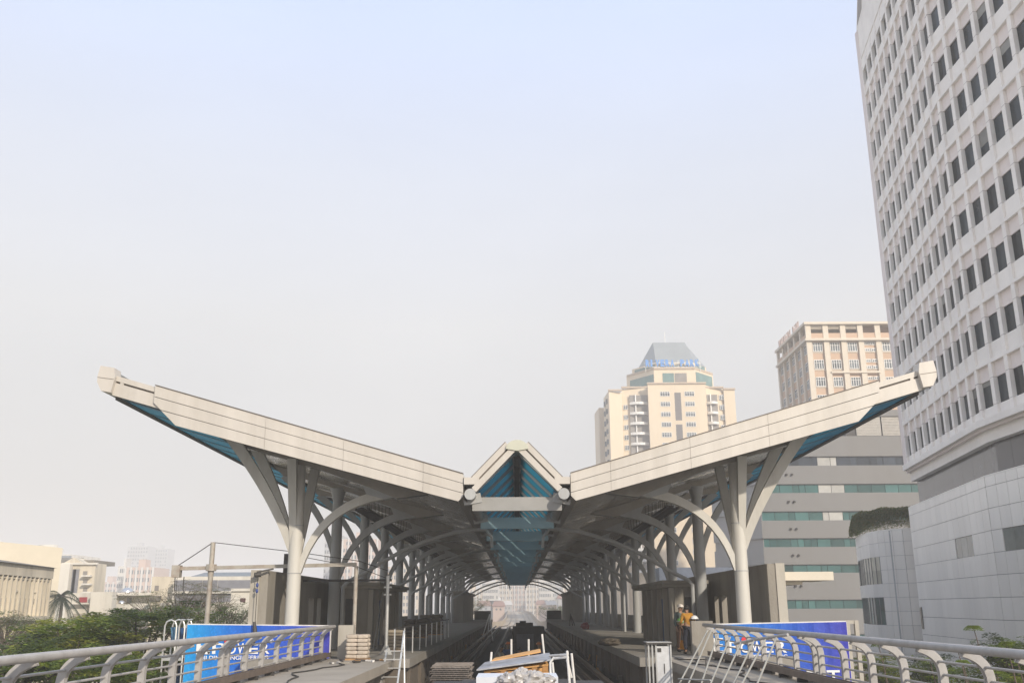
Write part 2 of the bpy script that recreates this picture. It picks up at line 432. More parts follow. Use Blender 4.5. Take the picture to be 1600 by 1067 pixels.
    m = MB(); m.prism([P(a, D0-0.12, b, s) for a, b in hexp], (0, 0.55, 0)); part('gutter_end_box', m, M_fascia, can)
    m = MB(); zz = XZ(154, 592)[1]
    m.prism([P(a, D0-0.128, b, s) for a, b in (XZ(154.5, 590), XZ(180, 593.5), XZ(180, 594.2), XZ(154.5, 590.8))], (0, 0.02, 0)); part('box_seam', m, M_seam, can)
    gx0, gz0 = XZ(158, 580); gx1, gz1 = XZ(175, 612)
    m = MB(); m.prism([P(a, D0+0.43, b, s) for a, b in ((gx0, gz0), (gx1, gz0+0.02), (gx1, gz1), (gx0+0.12, gz1+0.02))], (0, YE-D0-0.5, 0))
    part('eave_gutter', m, mat('gutter_metal', (0.30,0.31,0.31), 0.45, 0.5, 0.1, 1), can)
    # roof covering
    zu = lambda x: zo(x, 1.0) + 0.0     # underside plane
    m = MB(); m.prism([P(a, D0+0.22, b, s) for a, b in ((XT+3.0, ztop(XT+3.0)-0.10), (XI, ztop(XI)-0.10), (XI, ztop(XI)-0.02), (XT+3.0, ztop(XT+3.0)-0.02))], (0, YE-D0-0.3, 0))
    part('roof_sheet', m, mat('roof_sheet', (0.70,0.70,0.68), 0.5, 0.1, 0.1, 1), can)
    # blue glazed outer strip: one pane per 1.6 m, seams between
    XG = XT + 2.9
    y = D0 + 0.5
    prof_ = [(XT+0.1, zu(XT+0.1)), (XG, zu(XG)), (XG, zu(XG)+0.03), (XT+0.1, zu(XT+0.1)+0.03)]
    mp = MB(); mp.prism([P(a, 0, b, s) for a, b in prof_], (0, 2.56, 0)); me = mp.mesh('glass_pane', M_glass_eave)
    while y < YE - 2.7:
        piece('eave_glass_pane', me, can, (0, y, 0)); y += 2.667
    mp = MB()
    mp.sweep([P(XT+0.05, 0, zu(XT)-0.025, s), P(XG, 0, zu(XG)-0.025, s)], 0.05, 0.03, (0,1,0)); me = mp.mesh('glazing_bar', mat('eave_bar', (0.10,0.16,0.18), 0.5))
    y = D0 + 0.45
    while y < YE - 2.7:
        piece('glazing_bar', me, can, (0, y, 0)); y += 2.667
    m = MB(); m.box(*(sorted((P(XG-0.08,0,0,s).x, P(XG+0.08,0,0,s).x))), D0+0.4, YE-0.4, zu(XG)-0.1, zu(XG)+0.02); part('purlin', m, M_dark, can)
    m = MB(); m.box(*(sorted((P(XT-0.02,0,0,s).x, P(XT+0.2,0,0,s).x))), D0+0.4, YE-0.4, zu(XT)-0.10, zu(XT)+0.02); part('purlin', m, M_dark, can)
    # metal ceiling: panels of 4 strips by 4 m, each a little out of true so that the reflections break
    xs = [XG+0.05 + (XI+0.25 - XG-0.05)*i/4 for i in range(5)]
    for j in range(28):
        ya = D0 + 0.3 + 4.08*j; yb = ya + 4.05
        for i in range(4):
            a, b = xs[i]+0.012, xs[i+1]-0.012
            q = [random.uniform(-0.02, 0.02) for _ in range(4)]
            m = MB()
            m.hexa([P(a,ya,zu(a)+q[0],s), P(b,ya,zu(b)+q[1],s), P(b,yb,zu(b)+q[2],s), P(a,yb,zu(a)+q[3],s),
                    P(a,ya,zu(a)+0.08,s), P(b,ya,zu(b)+0.08,s), P(b,yb,zu(b)+0.08,s), P(a,yb,zu(a)+0.08,s)])
            part('ceiling_panel', m, M_ceil, can)
# ---- central glazed gable
RX, RZ = 0.0, XZ(809, 700)[1]
tL = XZ(735, 773); TX = tL[0]; TZ = tL[1]; TR = 0.19
GXo, GZo = XZ(746, 748)                 # foot of the gable on the left
for s in (-1, 1):
    m = MB().tube([P(TX, D0-0.25, TZ, s), P(TX, YE, TZ, s)], TR, 14); part('valley_tube', m, M_steel, can, smooth=True)
    m = MB(); m.box(*sorted((P(TX-0.22,0,0,s).x, P(TX+0.30,0,0,s).x)), D0-0.1, D0+0.5, XZ(730,757)[1], XZ(730,746)[1])
    part('valley_gutter_box', m, M_fascia, can)
    m = MB(); m.box(*sorted((P(XI+0.02,0,0,s).x, P(TX+0.12,0,0,s).x)), D0+0.5, YE-0.3, TZ+0.22, TZ+0.55)
    part('valley_gutter', m, M_dark, can)
    m = MB(); m.prism([P(a, D0+0.3, b, s) for a, b in ((XI-0.3, zu(XI-0.3)-0.05), (XI+0.15, TZ-0.2), (TX-0.15, TZ-0.22), (TX-0.15, TZ+0.2), (XI-0.3, TZ+0.5))], (0, YE-D0-0.6, 0))
    part('valley_soffit', m, mat('soffit_steel', (0.22,0.20,0.175), 0.45, 0.4, 0.15, 1.5), can)
    # sloping end trims of the gable
    p0 = P(TX+0.12, D0-0.02, TZ+0.16, s); p1 = P(-0.10, D0-0.02, RZ-0.02, s)
    part('gable_trim', MB().beam(p0, p1, 0.18, 0.20, up=(0,0,1)), M_fascia, can)
    dv = (p1 - p0); nrm = Vector((-dv.z, 0, dv.x)).normalized(); nrm = nrm if nrm.z > 0 else -nrm
    part('gable_trim', MB().beam(p0 + dv*0.14 + nrm*0.255, p1 + nrm*0.255 - dv*0.02, 0.12, 0.19), M_fascia, can)
    part('gable_seam', MB().beam(p0 + dv*0.14 + nrm*0.13 + Vector((0,0.05,0)), p1 + nrm*0.13 + Vector((0,0.05,0)) - dv*0.02, 0.08, 0.10), M_seam, can)
    part('gable_seam', MB().beam(p0 + dv*0.12 + nrm*0.365 + Vector((0,0.02,0)), p1 + nrm*0.365 + Vector((0,0.02,0)) - dv*0.02, 0.16, 0.025), M_seam, can)
    # rafters and blue sheets
    sl0 = P(TX+0.12, 0, TZ+0.18, s); sl1 = P(-0.05, 0, RZ-0.02, s)
    dv = sl1 - sl0; nrm = Vector((-dv.z, 0, dv.x)).normalized(); nrm = nrm if nrm.z > 0 else -nrm
    mr_ = MB().beam(sl0, sl1, 0.12, 0.11).mesh('rafter', M_steel)
    ms_ = MB().prism([sl0 + nrm*0.07, sl1 + nrm*0.07, sl1 + nrm*0.09, sl0 + nrm*0.09], (0, 0.62, 0)).mesh('skylight_sheet', M_glass_sky)
    y = D0 + 0.9; k = 0
    while y < YE - 0.3:
        piece('rafter', mr_, can, (0, y, 0)); y += 2.667
    y = D0 + 0.09
    while y < YE - 0.8:
        piece('skylight_sheet', ms_, can, (0, y, 0)); y += 0.667
    m = MB().box(*sorted((P(TX-0.25,0,0,s).x, P(TX+0.20,0,0,s).x)), YE-0.1, YE, TZ-0.3, TZ+0.5)
    part('end_plate', m, M_dark, can)
# ridge
m = MB(); rp = [at(808 + 17.5*math.cos(math.pi*k/10), 702 - 14*math.sin(math.pi*k/10) - (0 if 0 < k < 10 else 0), D0) for k in range(11)]
rp = [Vector((p.x, D0-0.16, p.z)) for p in rp] + [Vector((at(808, 705, D0).x, D0-0.16, at(808, 705, D0).z))]
m.prism(rp, (0, 0.5, 0)); part('ridge_cap', m, mat('ridge_paint', (0.52,0.52,0.42), 0.5, 0, 0.06, 2), can)
m = MB(); m.prism([(-0.42, D0+0.34, RZ-0.02), (0.42, D0+0.34, RZ-0.02), (0.2, D0+0.34, RZ+0.2), (-0.2, D0+0.34, RZ+0.2)], (0, YE-D0-0.4, 0)); part('ridge_flashing', m, M_steel, can)
m = MB(); m.box(-0.10, 0.10, D0+0.9, YE-0.1, RZ-0.5, RZ-0.15); part('ridge_beam', m, M_dark, can)
# cross beams
cbt, cbb = XZ(800, 774.5)[1], XZ(800, 796)[1]
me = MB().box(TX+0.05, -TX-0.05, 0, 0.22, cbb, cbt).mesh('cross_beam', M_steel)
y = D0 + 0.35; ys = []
me2 = me.copy(); me2.materials[0] = M_beam; me.materials[0] = mat('front_beam_shade', (0.30,0.295,0.28), 0.5, 0, 0.08, 1.5)  # front beam coloured darker to stand for shade under the gable
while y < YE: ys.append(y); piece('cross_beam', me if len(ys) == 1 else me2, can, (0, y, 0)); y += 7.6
for s in (-1, 1):                       # knuckles where beams meet the tubes
    me = MB().beam(P(TX-0.25, 0.11, TZ-0.16, s), P(TX+0.35, 0.11, TZ-0.05, s), 0.3, 0.32).mesh('knuckle', M_steel)
    for y in ys: piece('beam_knuckle', me, can, (0, y, 0))
    # swan neck drains from the gutter
    me = MB().tube([P(TX-0.0,0,TZ-0.1,s), P(TX+0.28,0.1,TZ-0.5,s), P(TX+0.42,0.15,TZ-0.62,s), P(TX+0.45,0.15,TZ-1.1,s)], 0.07, 8).mesh('drain', M_steel, smooth=True)
    for k in range(8): piece('drain_neck', me, can, (0, 43.4 + 15.2*k, 0))
# ---- columns
Y1 = 35.75
ycols = [Y1 + 8.0*k for k in range(15)]
ycols[-1] = 147.5
zc = lambda x: zu(x)
def bez(p0, p1, p2, n=10):
    return [p0*((1-t)**2) + p1*(2*t*(1-t)) + p2*(t*t) for t in [i/n for i in range(n+1)]]
def limb_mesh(s, x0, z0, cx, cz, x1, z1, dy=0.0, w=0.30, h0=0.20, h1=0.34):
    q0, q1, q2 = P(x0, 0, z0, s), P(cx, dy*0.5, cz, s), P(x1, dy, z1, s)
    pts = bez(q0, q1, q2); n = len(pts)
    return MB().sweep(pts, [w*0.75 + w*0.35*i/(n-1) for i in range(n)], [h0 + (h1-h0)*i/(n-1) for i in range(n)], (0,1,0))
xo_, xi_ = -10.6, -5.0
for s in (-1, 1):
    zt = zc(-XC) - 0.25
    zin = zu(xi_) - 0.52; zou = zu(xo_) - 0.35
    shaft = MB().tube([P(-XC,0,0,s), P(-XC,0,0.03,s), P(-XC,0,3.4,s), P(-XC,0,zt-1.2,s), P(-XC,0,zt,s)], [0.30,0.26,0.25,0.235,0.22], 16)
    bm_ = MB()
    bm_.prism([P(a, -0.22, b, s) for a, b in ((xo_-0.5, zu(xo_-0.5)-0.02), (xi_+1.7, zu(xi_+1.7)-0.02), (xi_+0.55, zu(xi_)-0.66), (xi_-0.3, zu(xi_-.3)-0.40), (-XC+0.5, zu(-XC+0.5)-0.25), (-XC, zu(-XC)-0.30), (-XC-0.5, zu(-XC-0.5)-0.25), (xo_+0.6, zu(xo_+.6)-0.25), (xo_, zu(xo_)-0.38))], (0, 0.44, 0))
    m_beam = bm_.mesh('ceiling_beam', mat('beam_cladding', (0.24,0.22,0.19), 0.30, 0.55, 0.15, 1.5, bump=0.3, bscale=3))
    m_in = limb_mesh(s, -XC+0.16, 2.95, -XC+0.75, 5.3, xi_, zin, w=0.28)
    m_ou = limb_mesh(s, -XC-0.12, 4.0, -XC-0.65, 6.0, xo_, zou, w=0.30)
    brk = MB().prism([P(a, -0.17, b, s) for a, b in ((xi_-0.55, zin+0.02), (xi_+0.12, zin-0.17), (xi_+1.3, zu(xi_+1.3)-0.03), (xi_-0.9, zu(xi_-0.9)-0.03))], (0, 0.34, 0)).mesh('bracket', M_steel)
    sh = shaft.mesh('column', M_steel, smooth=True)
    cone = MB().tube([P(-XC,0,zt-0.55,s), P(-XC,0,zt,s), P(-XC,0,zt+0.02,s)], [0.22, 0.36, 0.36], 12).mesh('capital', M_steel, smooth=True)
    band_ = MB().tube([P(-XC,0,0,s), P(-XC,0,0.035,s)], 0.262, 16).mesh('weld_band', M_steel)
    fl = MB().tube([P(-XC,0,0.0,s), P(-XC,0,0.05,s)], 0.38, 12).mesh('base_plate', M_steel)
    m_in_w = limb_mesh(s, -XC+0.16, 2.95, -XC+0.75, 5.3, xi_, zin, w=0.28).mesh('limb', M_steel_lit)
    m_in = m_in.mesh('limb', M_steel); m_ou = m_ou.mesh('limb', M_steel)
    for k, y in enumerate(ycols):
        c = piece('column', sh, can, (0, y, 0))
        if k == 0: c.data = sh.copy(); c.data.materials[0] = M_steel_lit
        piece('base_plate', fl, c, (0, y, 0))
        if k < 5:
            for zz in (2.9, 4.6): piece('weld_band', band_, c, (0, y, zz))
        piece('ceiling_beam', m_beam, can, (0, y, 0))
        piece('limb', m_in_w if k == 0 else m_in, c, (0, y, 0))
        piece('bracket', brk, c, (0, y, 0))
        if k == 0:
            for dy in (-0.55, 1.5):
                l1 = limb_mesh(s, -XC-0.12, 3.7, -XC-0.75, 5.6, xo_-0.05 + (0.35 if dy > 0 else 0), zou+0.40, dy=dy, w=0.22, h0=0.26, h1=0.42).mesh('limb', M_steel_lit)
                piece('limb', l1, c, (0, y, 0))
            for dy, dx in ((-0.55, -0.12), (1.5, 0.2)):
                l2 = limb_mesh(s, -XC+dx*0.6, 3.6, -XC+dx, 5.3, -XC+dx*1.4, zt+0.1, dy=dy, w=0.22, h0=0.22, h1=0.34).mesh('limb', M_steel_lit)
                piece('limb', l2, c, (0, y, 0))
        else:
            piece('limb', m_ou, c, (0, y, 0)); piece('capital', cone, c, (0, y, 0))
    # arched drain pipes
    arcp = [(760,829),(740,829.5),(715,833),(690,840),(662,849.5),(630,863),(600,880),(570,898),(548,909),(541,917)]
    pts = []
    for px, py in arcp:
        x, z = XZ(px, py, 44.0); pts.append(P(x, 0, z, s))
    low = pts[-1]
    pts += [Vector((low.x, 0, low.z-0.4)), Vector((low.x, 0, 0.0))]
    pm = MB().tube(pts, 0.085, 8).mesh('pipe', M_steel, smooth=True)
    for y in (43.2, 59.2, 71.2, 83.2, 99.2, 115.2, 131.2, 146.5):
        piece('arched_drain_pipe', pm, can, (0, y, 0))
    # hanging cable tray
    tx, tz = XZ(557, 797, 44.0)
    m = MB(); xa, xb = sorted((P(tx,0,0,s).x, P(tx+0.62,0,0,s).x))
    for xx in (xa, xb-0.05): m.box(xx, xx+0.05, 43.6, YE-1, tz-0.06, tz+0.07)
    y = 43.8
    while y < YE-1: m.box(xa+0.05, xb-0.05, y, y+0.14, tz-0.05, tz+0.01); y += 0.55
    m.box(xa+0.1, xb-0.25, 43.6, YE-1, tz+0.012, tz+0.10)
    part('cable_tray', m, M_dark, can)
    hr = MB().box(-0.012, 0.012, -0.012, 0.012, 0, 1).mesh('hanger', M_dark)
    for i, y in enumerate([44.2 + 1.35*i for i in range(70)]):
        for xx in (xa+0.05, xb-0.05):
            h = piece('hanger_rod', hr, can, (xx, y, tz+0.07)); h.scale.z = zu(-abs(xx)) - tz - 0.08
# ================================================================ side walls of the platforms
def screen_wall(s, x, D, ztop_, label):
    t = thing('concrete_wall', label, 'wall', (s*x, D, 0))
    xa, xb = sorted((s*x, s*(x+0.3)))
    def seg_(y0, y1, z0=0.0, z1=ztop_): part('wall_panel', MB().box(xa, xb, y0, y1, z0, z1), M_conc, t)
    seg_(D, D+3.98); seg_(D+4.0, D+7.2); seg_(D+7.2, D+8.3, 2.15, ztop_-0.002); seg_(D+8.3, D+9.0)
    seg_(D+9.0, D+9.9, 2.15, ztop_-0.002); seg_(D+9.9, D+13.0); seg_(D+13.02, D+17.5)
    xo0, xo1 = sorted((s*(x+0.3), s*(x+0.62)))
    part('end_pier', MB().box(min(xa, xo0) if s < 0 else xb, max(xb, xo1) if s > 0 else xa, D-0.04, D+0.35, 0, ztop_+0.02), M_conc_l, t)
    return t
lw = screen_wall(-1, 9.0, 35.6, 3.02, 'tall grey concrete wall outside the left column row')
rw = screen_wall(1, 9.0, 35.6, 3.16, 'tall stained concrete wall outside the right column row')
def toilet_block(s, x0, D, depth, label):
    t = thing('platform_room', label, 'platform room', (s*(x0+0.7), D, 0))
    xa, xb = sorted((s*x0, s*(x0+1.05)))
    inner = s*x0
    part('wall', MB().box(xa, xb, D, D+depth, 0, 2.55), M_conc, t)
    # door on the near face
    dx0, dx1 = sorted((s*(x0+0.45), s*(x0+0.98)))
    part('door', MB().box(dx0, dx1, D-0.03, D-0.002, 0.02, 2.1), M_dark, t)
    k = 0; y = D + 0.1
    fm = MB().box(*(sorted((0, -s*0.20))), 0, 0.16, 0, 2.5).mesh('fin', M_conc_l)
    while y < D+depth-0.2:
        piece('wall_fin', fm, t, (inner - s*0.003, y, 0)); y += 1.95
    dm = MB().box(*(sorted((0, -s*0.02))), 0, 0.7, 0.0, 2.1).mesh('panel', mat('blue_tarpaulin', (0.02,0.06,0.16), 0.6))
    part('door_leaf', MB().box(*sorted((inner-s*0.004, inner-s*0.03)), D+3.2, D+3.9, 0.02, 2.05), MATS['blue_tarpaulin'], t)
    rx0, rx1 = sorted((s*(x0-0.55), s*(x0+1.5)))
    part('roof_slab', MB().box(rx0, rx1, D-0.3, D+depth+0.3, 2.66, 2.82), M_conc, t)
    bm2 = MB().box(*sorted((0, s*2.0)), 0, 0.14, 0, 0.12).mesh('beam', M_conc_l)
    y = D - 0.1
    while y < D+depth: piece('roof_beam', bm2, t, (s*(x0-0.52), y, 2.553)); y += 0.85
    return t
toilet_block(-1, 6.7, 44.4, 11.5, 'dark finned concrete room on the left platform behind the pallet of sacks')
toilet_block(1, 7.0, 44.4, 11.5, 'finned concrete room on the right platform behind the two workers')
# far rooms at the end of the platforms
for s, nm in ((-1, 'left'), (1, 'right')):
    t = thing('platform_room', f'plain concrete room at the far end of the {nm} platform', 'platform room', (s*7, 120, 0))
    xa, xb = sorted((s*6.5, s*7.6)); part('wall', MB().box(xa, xb, 118, 146, 0, 3.4), M_conc, t)
    xa, xb = sorted((s*6.3, s*7.7)); part('roof_slab', MB().box(xa, xb, 117.8, 146.2, 3.4, 3.6), M_conc, t)
    solo('concrete_block', MB().box(*sorted((s*(4.3 if s > 0 else 4.0), s*6.4)), 146.6, 148.8, 0, 1.25), M_dark, f'low dark enclosure closing the far end of the {nm} platform', 'enclosure')
# back screen along the outside of the columns, low parapet
for s, nm in ((-1, 'left'), (1, 'right')):
    xa, xb = sorted((s*9.35, s*9.55))
    t = thing('parapet_wall', f'low concrete parapet along the outer edge of the {nm} platform', 'wall', (s*9.4, 60, 0))
    y = 54.0
    while y < 148: part('parapet_panel', MB().box(xa, xb, y, y+7.95, 0, 1.05), M_conc, t); y += 8
# ================================================================ railings along the walkways
def railing(s, ends, label):
    t = thing('walkway_railing', label, 'railing', (s*6.6, 15, 0))
    XB, XTp = 6.78, 6.42
    y0, y1 = ends
    part('top_rail', MB().tube([(s*XTp, y0, 1.075), (s*XTp, y1, 1.075)], 0.062, 14), M_railing, t, smooth=True)
    # curved post: two plates with a groove
    def post_mesh():
        m = MB()
        q = [Vector((s*XB,0,0.08)), Vector((s*XB,0,0.55))] + bez(Vector((s*XB,0,0.62)), Vector((s*XB,0,0.93)), Vector((s*(XTp+0.0),0,1.03)), 8)
        for dy in (-0.033, 0.033):
            m.sweep([p + Vector((0, dy, 0)) for p in q], 0.045, 0.125, (0,1,0))
        m.sweep([p + Vector((-s*0.012, 0, 0)) for p in q], 0.022, 0.09, (0,1,0))
        return m
    pm = post_mesh().mesh('post', M_railing)
    fm = MB().box(s*XB-0.17, s*XB+0.17, -0.16, 0.16, 0, 0.085); fm.box(s*XB-0.05, s*XB-0.02, -0.05, 0.05, 0.085, 0.16)
    fm = fm.mesh('foot', mat('foot_concrete', (0.33,0.31,0.29), 0.9, 0, 0.1, 3))
    y = y1 - 0.35; k = 0
    while y > y0:
        piece('post', pm, t, (0, y, 0)); piece('foot', fm, t, (0, y, 0))
        k += 1
        if k % 8 == 0: y -= 0.42
        else: y -= 1.6
    for z in (0.24, 0.43, 0.62, 0.82):
        x = XB if z < 0.7 else XB-0.06
        part('bar', MB().tube([(s*x, y0, z), (s*x, y1-0.2, z)], 0.021, 8), M_railing, t, smooth=True)
    mc = MB()
    xa, xb = sorted((s*6.42, s*6.60))
    mc.box(xa, xb, y0, y1-0.4, 0.10, 0.14); mc.box(xa, xa+0.02, y0, y1-0.4, 0.14, 0.24); mc.box(xb-0.02, xb, y0, y1-0.4, 0.14, 0.24); mc.box((xa+xb)/2-0.01, (xa+xb)/2+0.01, y0, y1-0.4, 0.14, 0.23)
    part('cable_channel', mc, mat('channel_steel', (0.16,0.125,0.10), 0.55, 0.2, 0.25, 3), t)
    me = MB().box(xa-0.03, xb+0.03, -0.03, 0.03, 0, 0.10).mesh('bracket', M_dark)
    y = y0 + 0.5
    while y < y1-0.5: piece('channel_bracket', me, t, (0, y, 0)); y += 1.6
    return t
railing(-1, (2.0, 35.0), 'curved grey steel railing running along the left walkway')
railing(1, (2.0, 34.6), 'curved grey steel railing running along the right walkway')
part_ = MB(); part_.box(-6.62, -6.30, 35.1, 35.4, 0, 1.12); solo('concrete_pier', MB().box(-6.28, -5.75, 35.0, 35.35, 0, 1.12), M_conc_l, 'short pale concrete pier at the end of the left railing', 'pier')
solo('concrete_pier', MB().box(6.1, 6.85, 35.2, 35.5, 0, 1.20), M_conc, 'short grey concrete panel at the station end of the right railing', 'pier')
# temporary handrail on the left platform
t = thing('edge_handrail', 'thin temporary steel handrail along the left platform edge', 'handrail', (-4.15, 34, 0))
me = MB().box(-0.022, 0.022, -0.022, 0.022, 0, 1.0).mesh('post', M_galv)
for k in range(10): piece('post', me, t, (-4.15, 33.8 + 2.9*k, 0 if k else 0.0))
part('top_rail', MB().box(-4.175, -4.125, 33.8, 60, 1.0, 1.04), M_dark, t)
# ================================================================ advertising banners
def text_mesh(body, size, mat_, ext=0.004, bold=0.0, shear=0.0, sx=1.0):
    c = bpy.data.curves.new('lettering', 'FONT'); c.body = body; c.size = size; c.extrude = ext; c.offset = bold; c.shear = shear
    o = bpy.data.objects.new('lettering', c); COL.objects.link(o); bpy.context.view_layer.update()
    dg = bpy.context.evaluated_depsgraph_get()
    me = bpy.data.meshes.new_from_object(o.evaluated_get(dg)); bpy.data.objects.remove(o)
    me.materials.clear(); me.materials.append(mat_)
    for v in me.vertices: v.co.x *= sx
    return me
def put_text(parent, me, loc, height=None, width=None, name='lettering'):
    xs = [v.co.x for v in me.vertices]; ys = [v.co.y for v in me.vertices]
    w_, h_ = max(xs)-min(xs), max(ys)-min(ys)
    if height:
        f = height/h_; g = (width/w_) if width else f
        x0, y0 = min(xs), min(ys)
        for v in me.vertices: v.co.x = (v.co.x-x0)*g; v.co.y = (v.co.y-y0)*f
    return piece(name, me, parent, loc, rot=(R(90), 0, 0))
M_banner = mat('banner_print', (0.02, 0.13, 0.55), 0.45, 0, 0.05, 1.0, bump=0.5, bscale=3, spec=0.35)
def banner_mat(name, x0, x1, stops):
    m = mat(name, (1,1,1), 0.45, 0, 0.03, 1.0, bump=1.0, bscale=2.6, stretch=(1,1,0.6), spec=0.3, bdist=0.05)
    t = m.node_tree; n = t.nodes; l = t.links.new; p = n['Principled BSDF']
    old = p.inputs['Base Color'].links[0].from_socket
    g = n.new('ShaderNodeNewGeometry'); sp = n.new('ShaderNodeSeparateXYZ'); l(g.outputs['Position'], sp.inputs[0])
    mr = n.new('ShaderNodeMapRange'); l(sp.outputs['X'], mr.inputs[0]); mr.inputs[1].default_value = x0; mr.inputs[2].default_value = x1
    r = n.new('ShaderNodeValToRGB'); l(mr.outputs[0], r.inputs[0])
    r.color_ramp.elements[0].color = (*stops[0], 1); r.color_ramp.elements[1].color = (*stops[-1], 1)
    for i, c in enumerate(stops[1:-1]): e = r.color_ramp.elements.new((i+1)/(len(stops)-1)); e.color = (*c, 1)
    # printed dot raster
    wv = n.new('ShaderNodeTexVoronoi'); wv.inputs['Scale'].default_value = 9; l(g.outputs['Position'], wv.inputs['Vector'])
    m2 = n.new('ShaderNodeMapRange'); l(wv.outputs['Distance'], m2.inputs[0]); m2.inputs[1].default_value = 0.15; m2.inputs[2].default_value = 0.4; m2.inputs[3].default_value = 1.12; m2.inputs[4].default_value = 0.94
    vm = n.new('ShaderNodeVectorMath'); vm.operation = 'SCALE'; l(r.outputs[0], vm.inputs[0]); l(m2.outputs[0], vm.inputs['Scale'])
    ml = n.new('ShaderNodeVectorMath'); ml.operation = 'MULTIPLY'; l(vm.outputs[0], ml.inputs[0]); l(old, ml.inputs[1]); l(ml.outputs[0], p.inputs['Base Color'])
    return m
M_ink = mat('white_ink', (0.8,0.8,0.8), 0.5, 0, 0.02)
M_red = mat('red_ink', (0.65,0.03,0.05), 0.5, 0, 0.02)
BD = 35.45
def banner(px0, px1, ytop0, ytop1, stops, label, lx, letters, low):
    a = at(px0, ytop0, BD); b = at(px1, ytop1, BD); zb = -1.9
    t = thing('advertising_banner', label, 'banner', ((a.x+b.x)/2, BD, zb))
    m = MB(); n = 26                    # slightly rippled cloth with thickness
    cols = []
    for i in range(n+1):
        f = i/n; x = a.x+(b.x-a.x)*f; zt = a.z+(b.z-a.z)*f; yy = BD + 0.012*math.sin(i*2.1) + 0.008*math.sin(i*0.9)
        cols.append((x, yy, zt))
    for (x0,y0_,z0),(x1,y1_,z1) in zip(cols[:-1], cols[1:]):
        m.hexa([(x0,y0_,zb),(x1,y1_,zb),(x1,y1_+0.02,zb),(x0,y0_+0.02,zb),(x0,y0_,z0),(x1,y1_,z1),(x1,y1_+0.02,z1),(x0,y0_+0.02,z0)])
    bm_ = banner_mat('banner_blue_' + ('a' if px0 < 800 else 'b'), a.x, b.x, stops)
    part('cloth', m, bm_, t)
    fr = MB(); fr.beam(Vector((a.x, BD+0.06, a.z)), Vector((b.x, BD+0.06, b.z)), 0.08, 0.08); part('frame', fr, M_white, t)
    for x, z in ((a.x, a.z), (b.x, b.z), ((a.x+b.x)/2, (a.z+b.z)/2)): part('frame_post', MB().box(x-0.035, x+0.035, BD+0.05, BD+0.12, -2.3, z), M_white, t)
    for txt, px, py, h, wpx, mt in letters:
        p = at(px, py, BD-0.035); q = at(px+wpx, py, BD-0.035)
        put_text(t, text_mesh(txt, 1.0, mt, 0.004, 0.012), (p.x, BD-0.035, p.z), h, q.x-p.x)
    return t, a, b
blue = [(0.015,0.32,0.72),(0.015,0.15,0.62),(0.03,0.10,0.55),(0.06,0.06,0.42)]
t, a, b = banner(293, 516, 975.5, 978, blue, 'blue advertising banner with white lettering behind the left railing', 0,
    [('E', 306, 1021.5, 0.50, 22, M_ink), ('.', 324, 1021, 0.11, 4, M_ink), ('P', 331, 1021, 0.36, 20, M_ink), ('O', 353, 1021, 0.34, 15, M_ink), ('W', 370, 1021, 0.36, 17, M_ink), ('E', 388, 1021, 0.34, 15, M_ink), ('R', 405, 1021, 0.35, 16, M_ink),
     ('\u00AE', 420, 1004, 0.16, 7, M_ink), ('BUILDING ENGINEERING', 306, 1030.5, 0.14, 113, M_ink), ('S', 366, 1072, 0.45, 13, M_ink), ('A', 383, 1072, 0.42, 14, M_ink), ('D', 400, 1072, 0.42, 13, M_ink)], None)
m = MB(); m.prism([Vector((p.x, BD-0.04, p.z)) for p in [at(357.5 + 7*math.cos(k*math.pi/8), 1000 - 7*math.sin(k*math.pi/8), BD) for k in range(16)]], (0,0.012,0)); part('red_emblem', m, M_red, t)
blue2 = [(0.02,0.22,0.60),(0.015,0.16,0.60),(0.02,0.09,0.50),(0.05,0.05,0.40)]
t, a, b = banner(1101, 1322, 976, 971, blue2, 'blue advertising banner with white lettering behind the right railing', 0,
    [('E', 1113, 1019.5, 0.50, 18, M_ink), ('.', 1133, 1019, 0.11, 4, M_ink), ('P', 1139, 1019, 0.38, 17, M_ink), ('O', 1158, 1019, 0.34, 15, M_ink), ('W', 1175, 1019, 0.38, 17, M_ink), ('E', 1194, 1019, 0.36, 15, M_ink), ('R', 1212, 1019, 0.37, 18, M_ink),
     ('\u00AE', 1230, 1002, 0.16, 7, M_ink), ('BUILDING ENGINEERING', 1114, 1029, 0.14, 117, M_ink), ('EST', 1262, 1069, 0.48, 52, M_ink), ('SH', 1182, 1069, 0.40, 38, M_ink)], None)
m = MB(); m.prism([Vector((p.x, BD-0.04, p.z)) for p in [at(1163.5 + 5.5*math.cos(k*math.pi/8), 999 - 5.5*math.sin(k*math.pi/8), BD) for k in range(16)]], (0,0.012,0)); part('red_emblem', m, M_red, t)
fr = thing('gate_frame', 'cream square tube frame standing at the outer end of the right banner', 'frame', (12.2, BD, -2.0))
fx0 = at(1326, 1000, BD+0.3).x; fx1 = at(1340, 1000, BD+0.3).x; fz = at(1333, 968.5, BD+0.3).z
for x in (fx0, fx1): part('upright', MB().box(x-0.07, x+0.07, BD+0.22, BD+0.36, GZ, fz), M_conc_l, fr)
part('head_bar', MB().box(fx0+0.07, fx1-0.07, BD+0.24, BD+0.34, fz-0.12, fz), M_conc_l, fr)
part('lower_bar', MB().box(fx0+0.07, fx1-0.07, BD+0.24, BD+0.34, -0.9, -0.78), M_conc_l, fr)
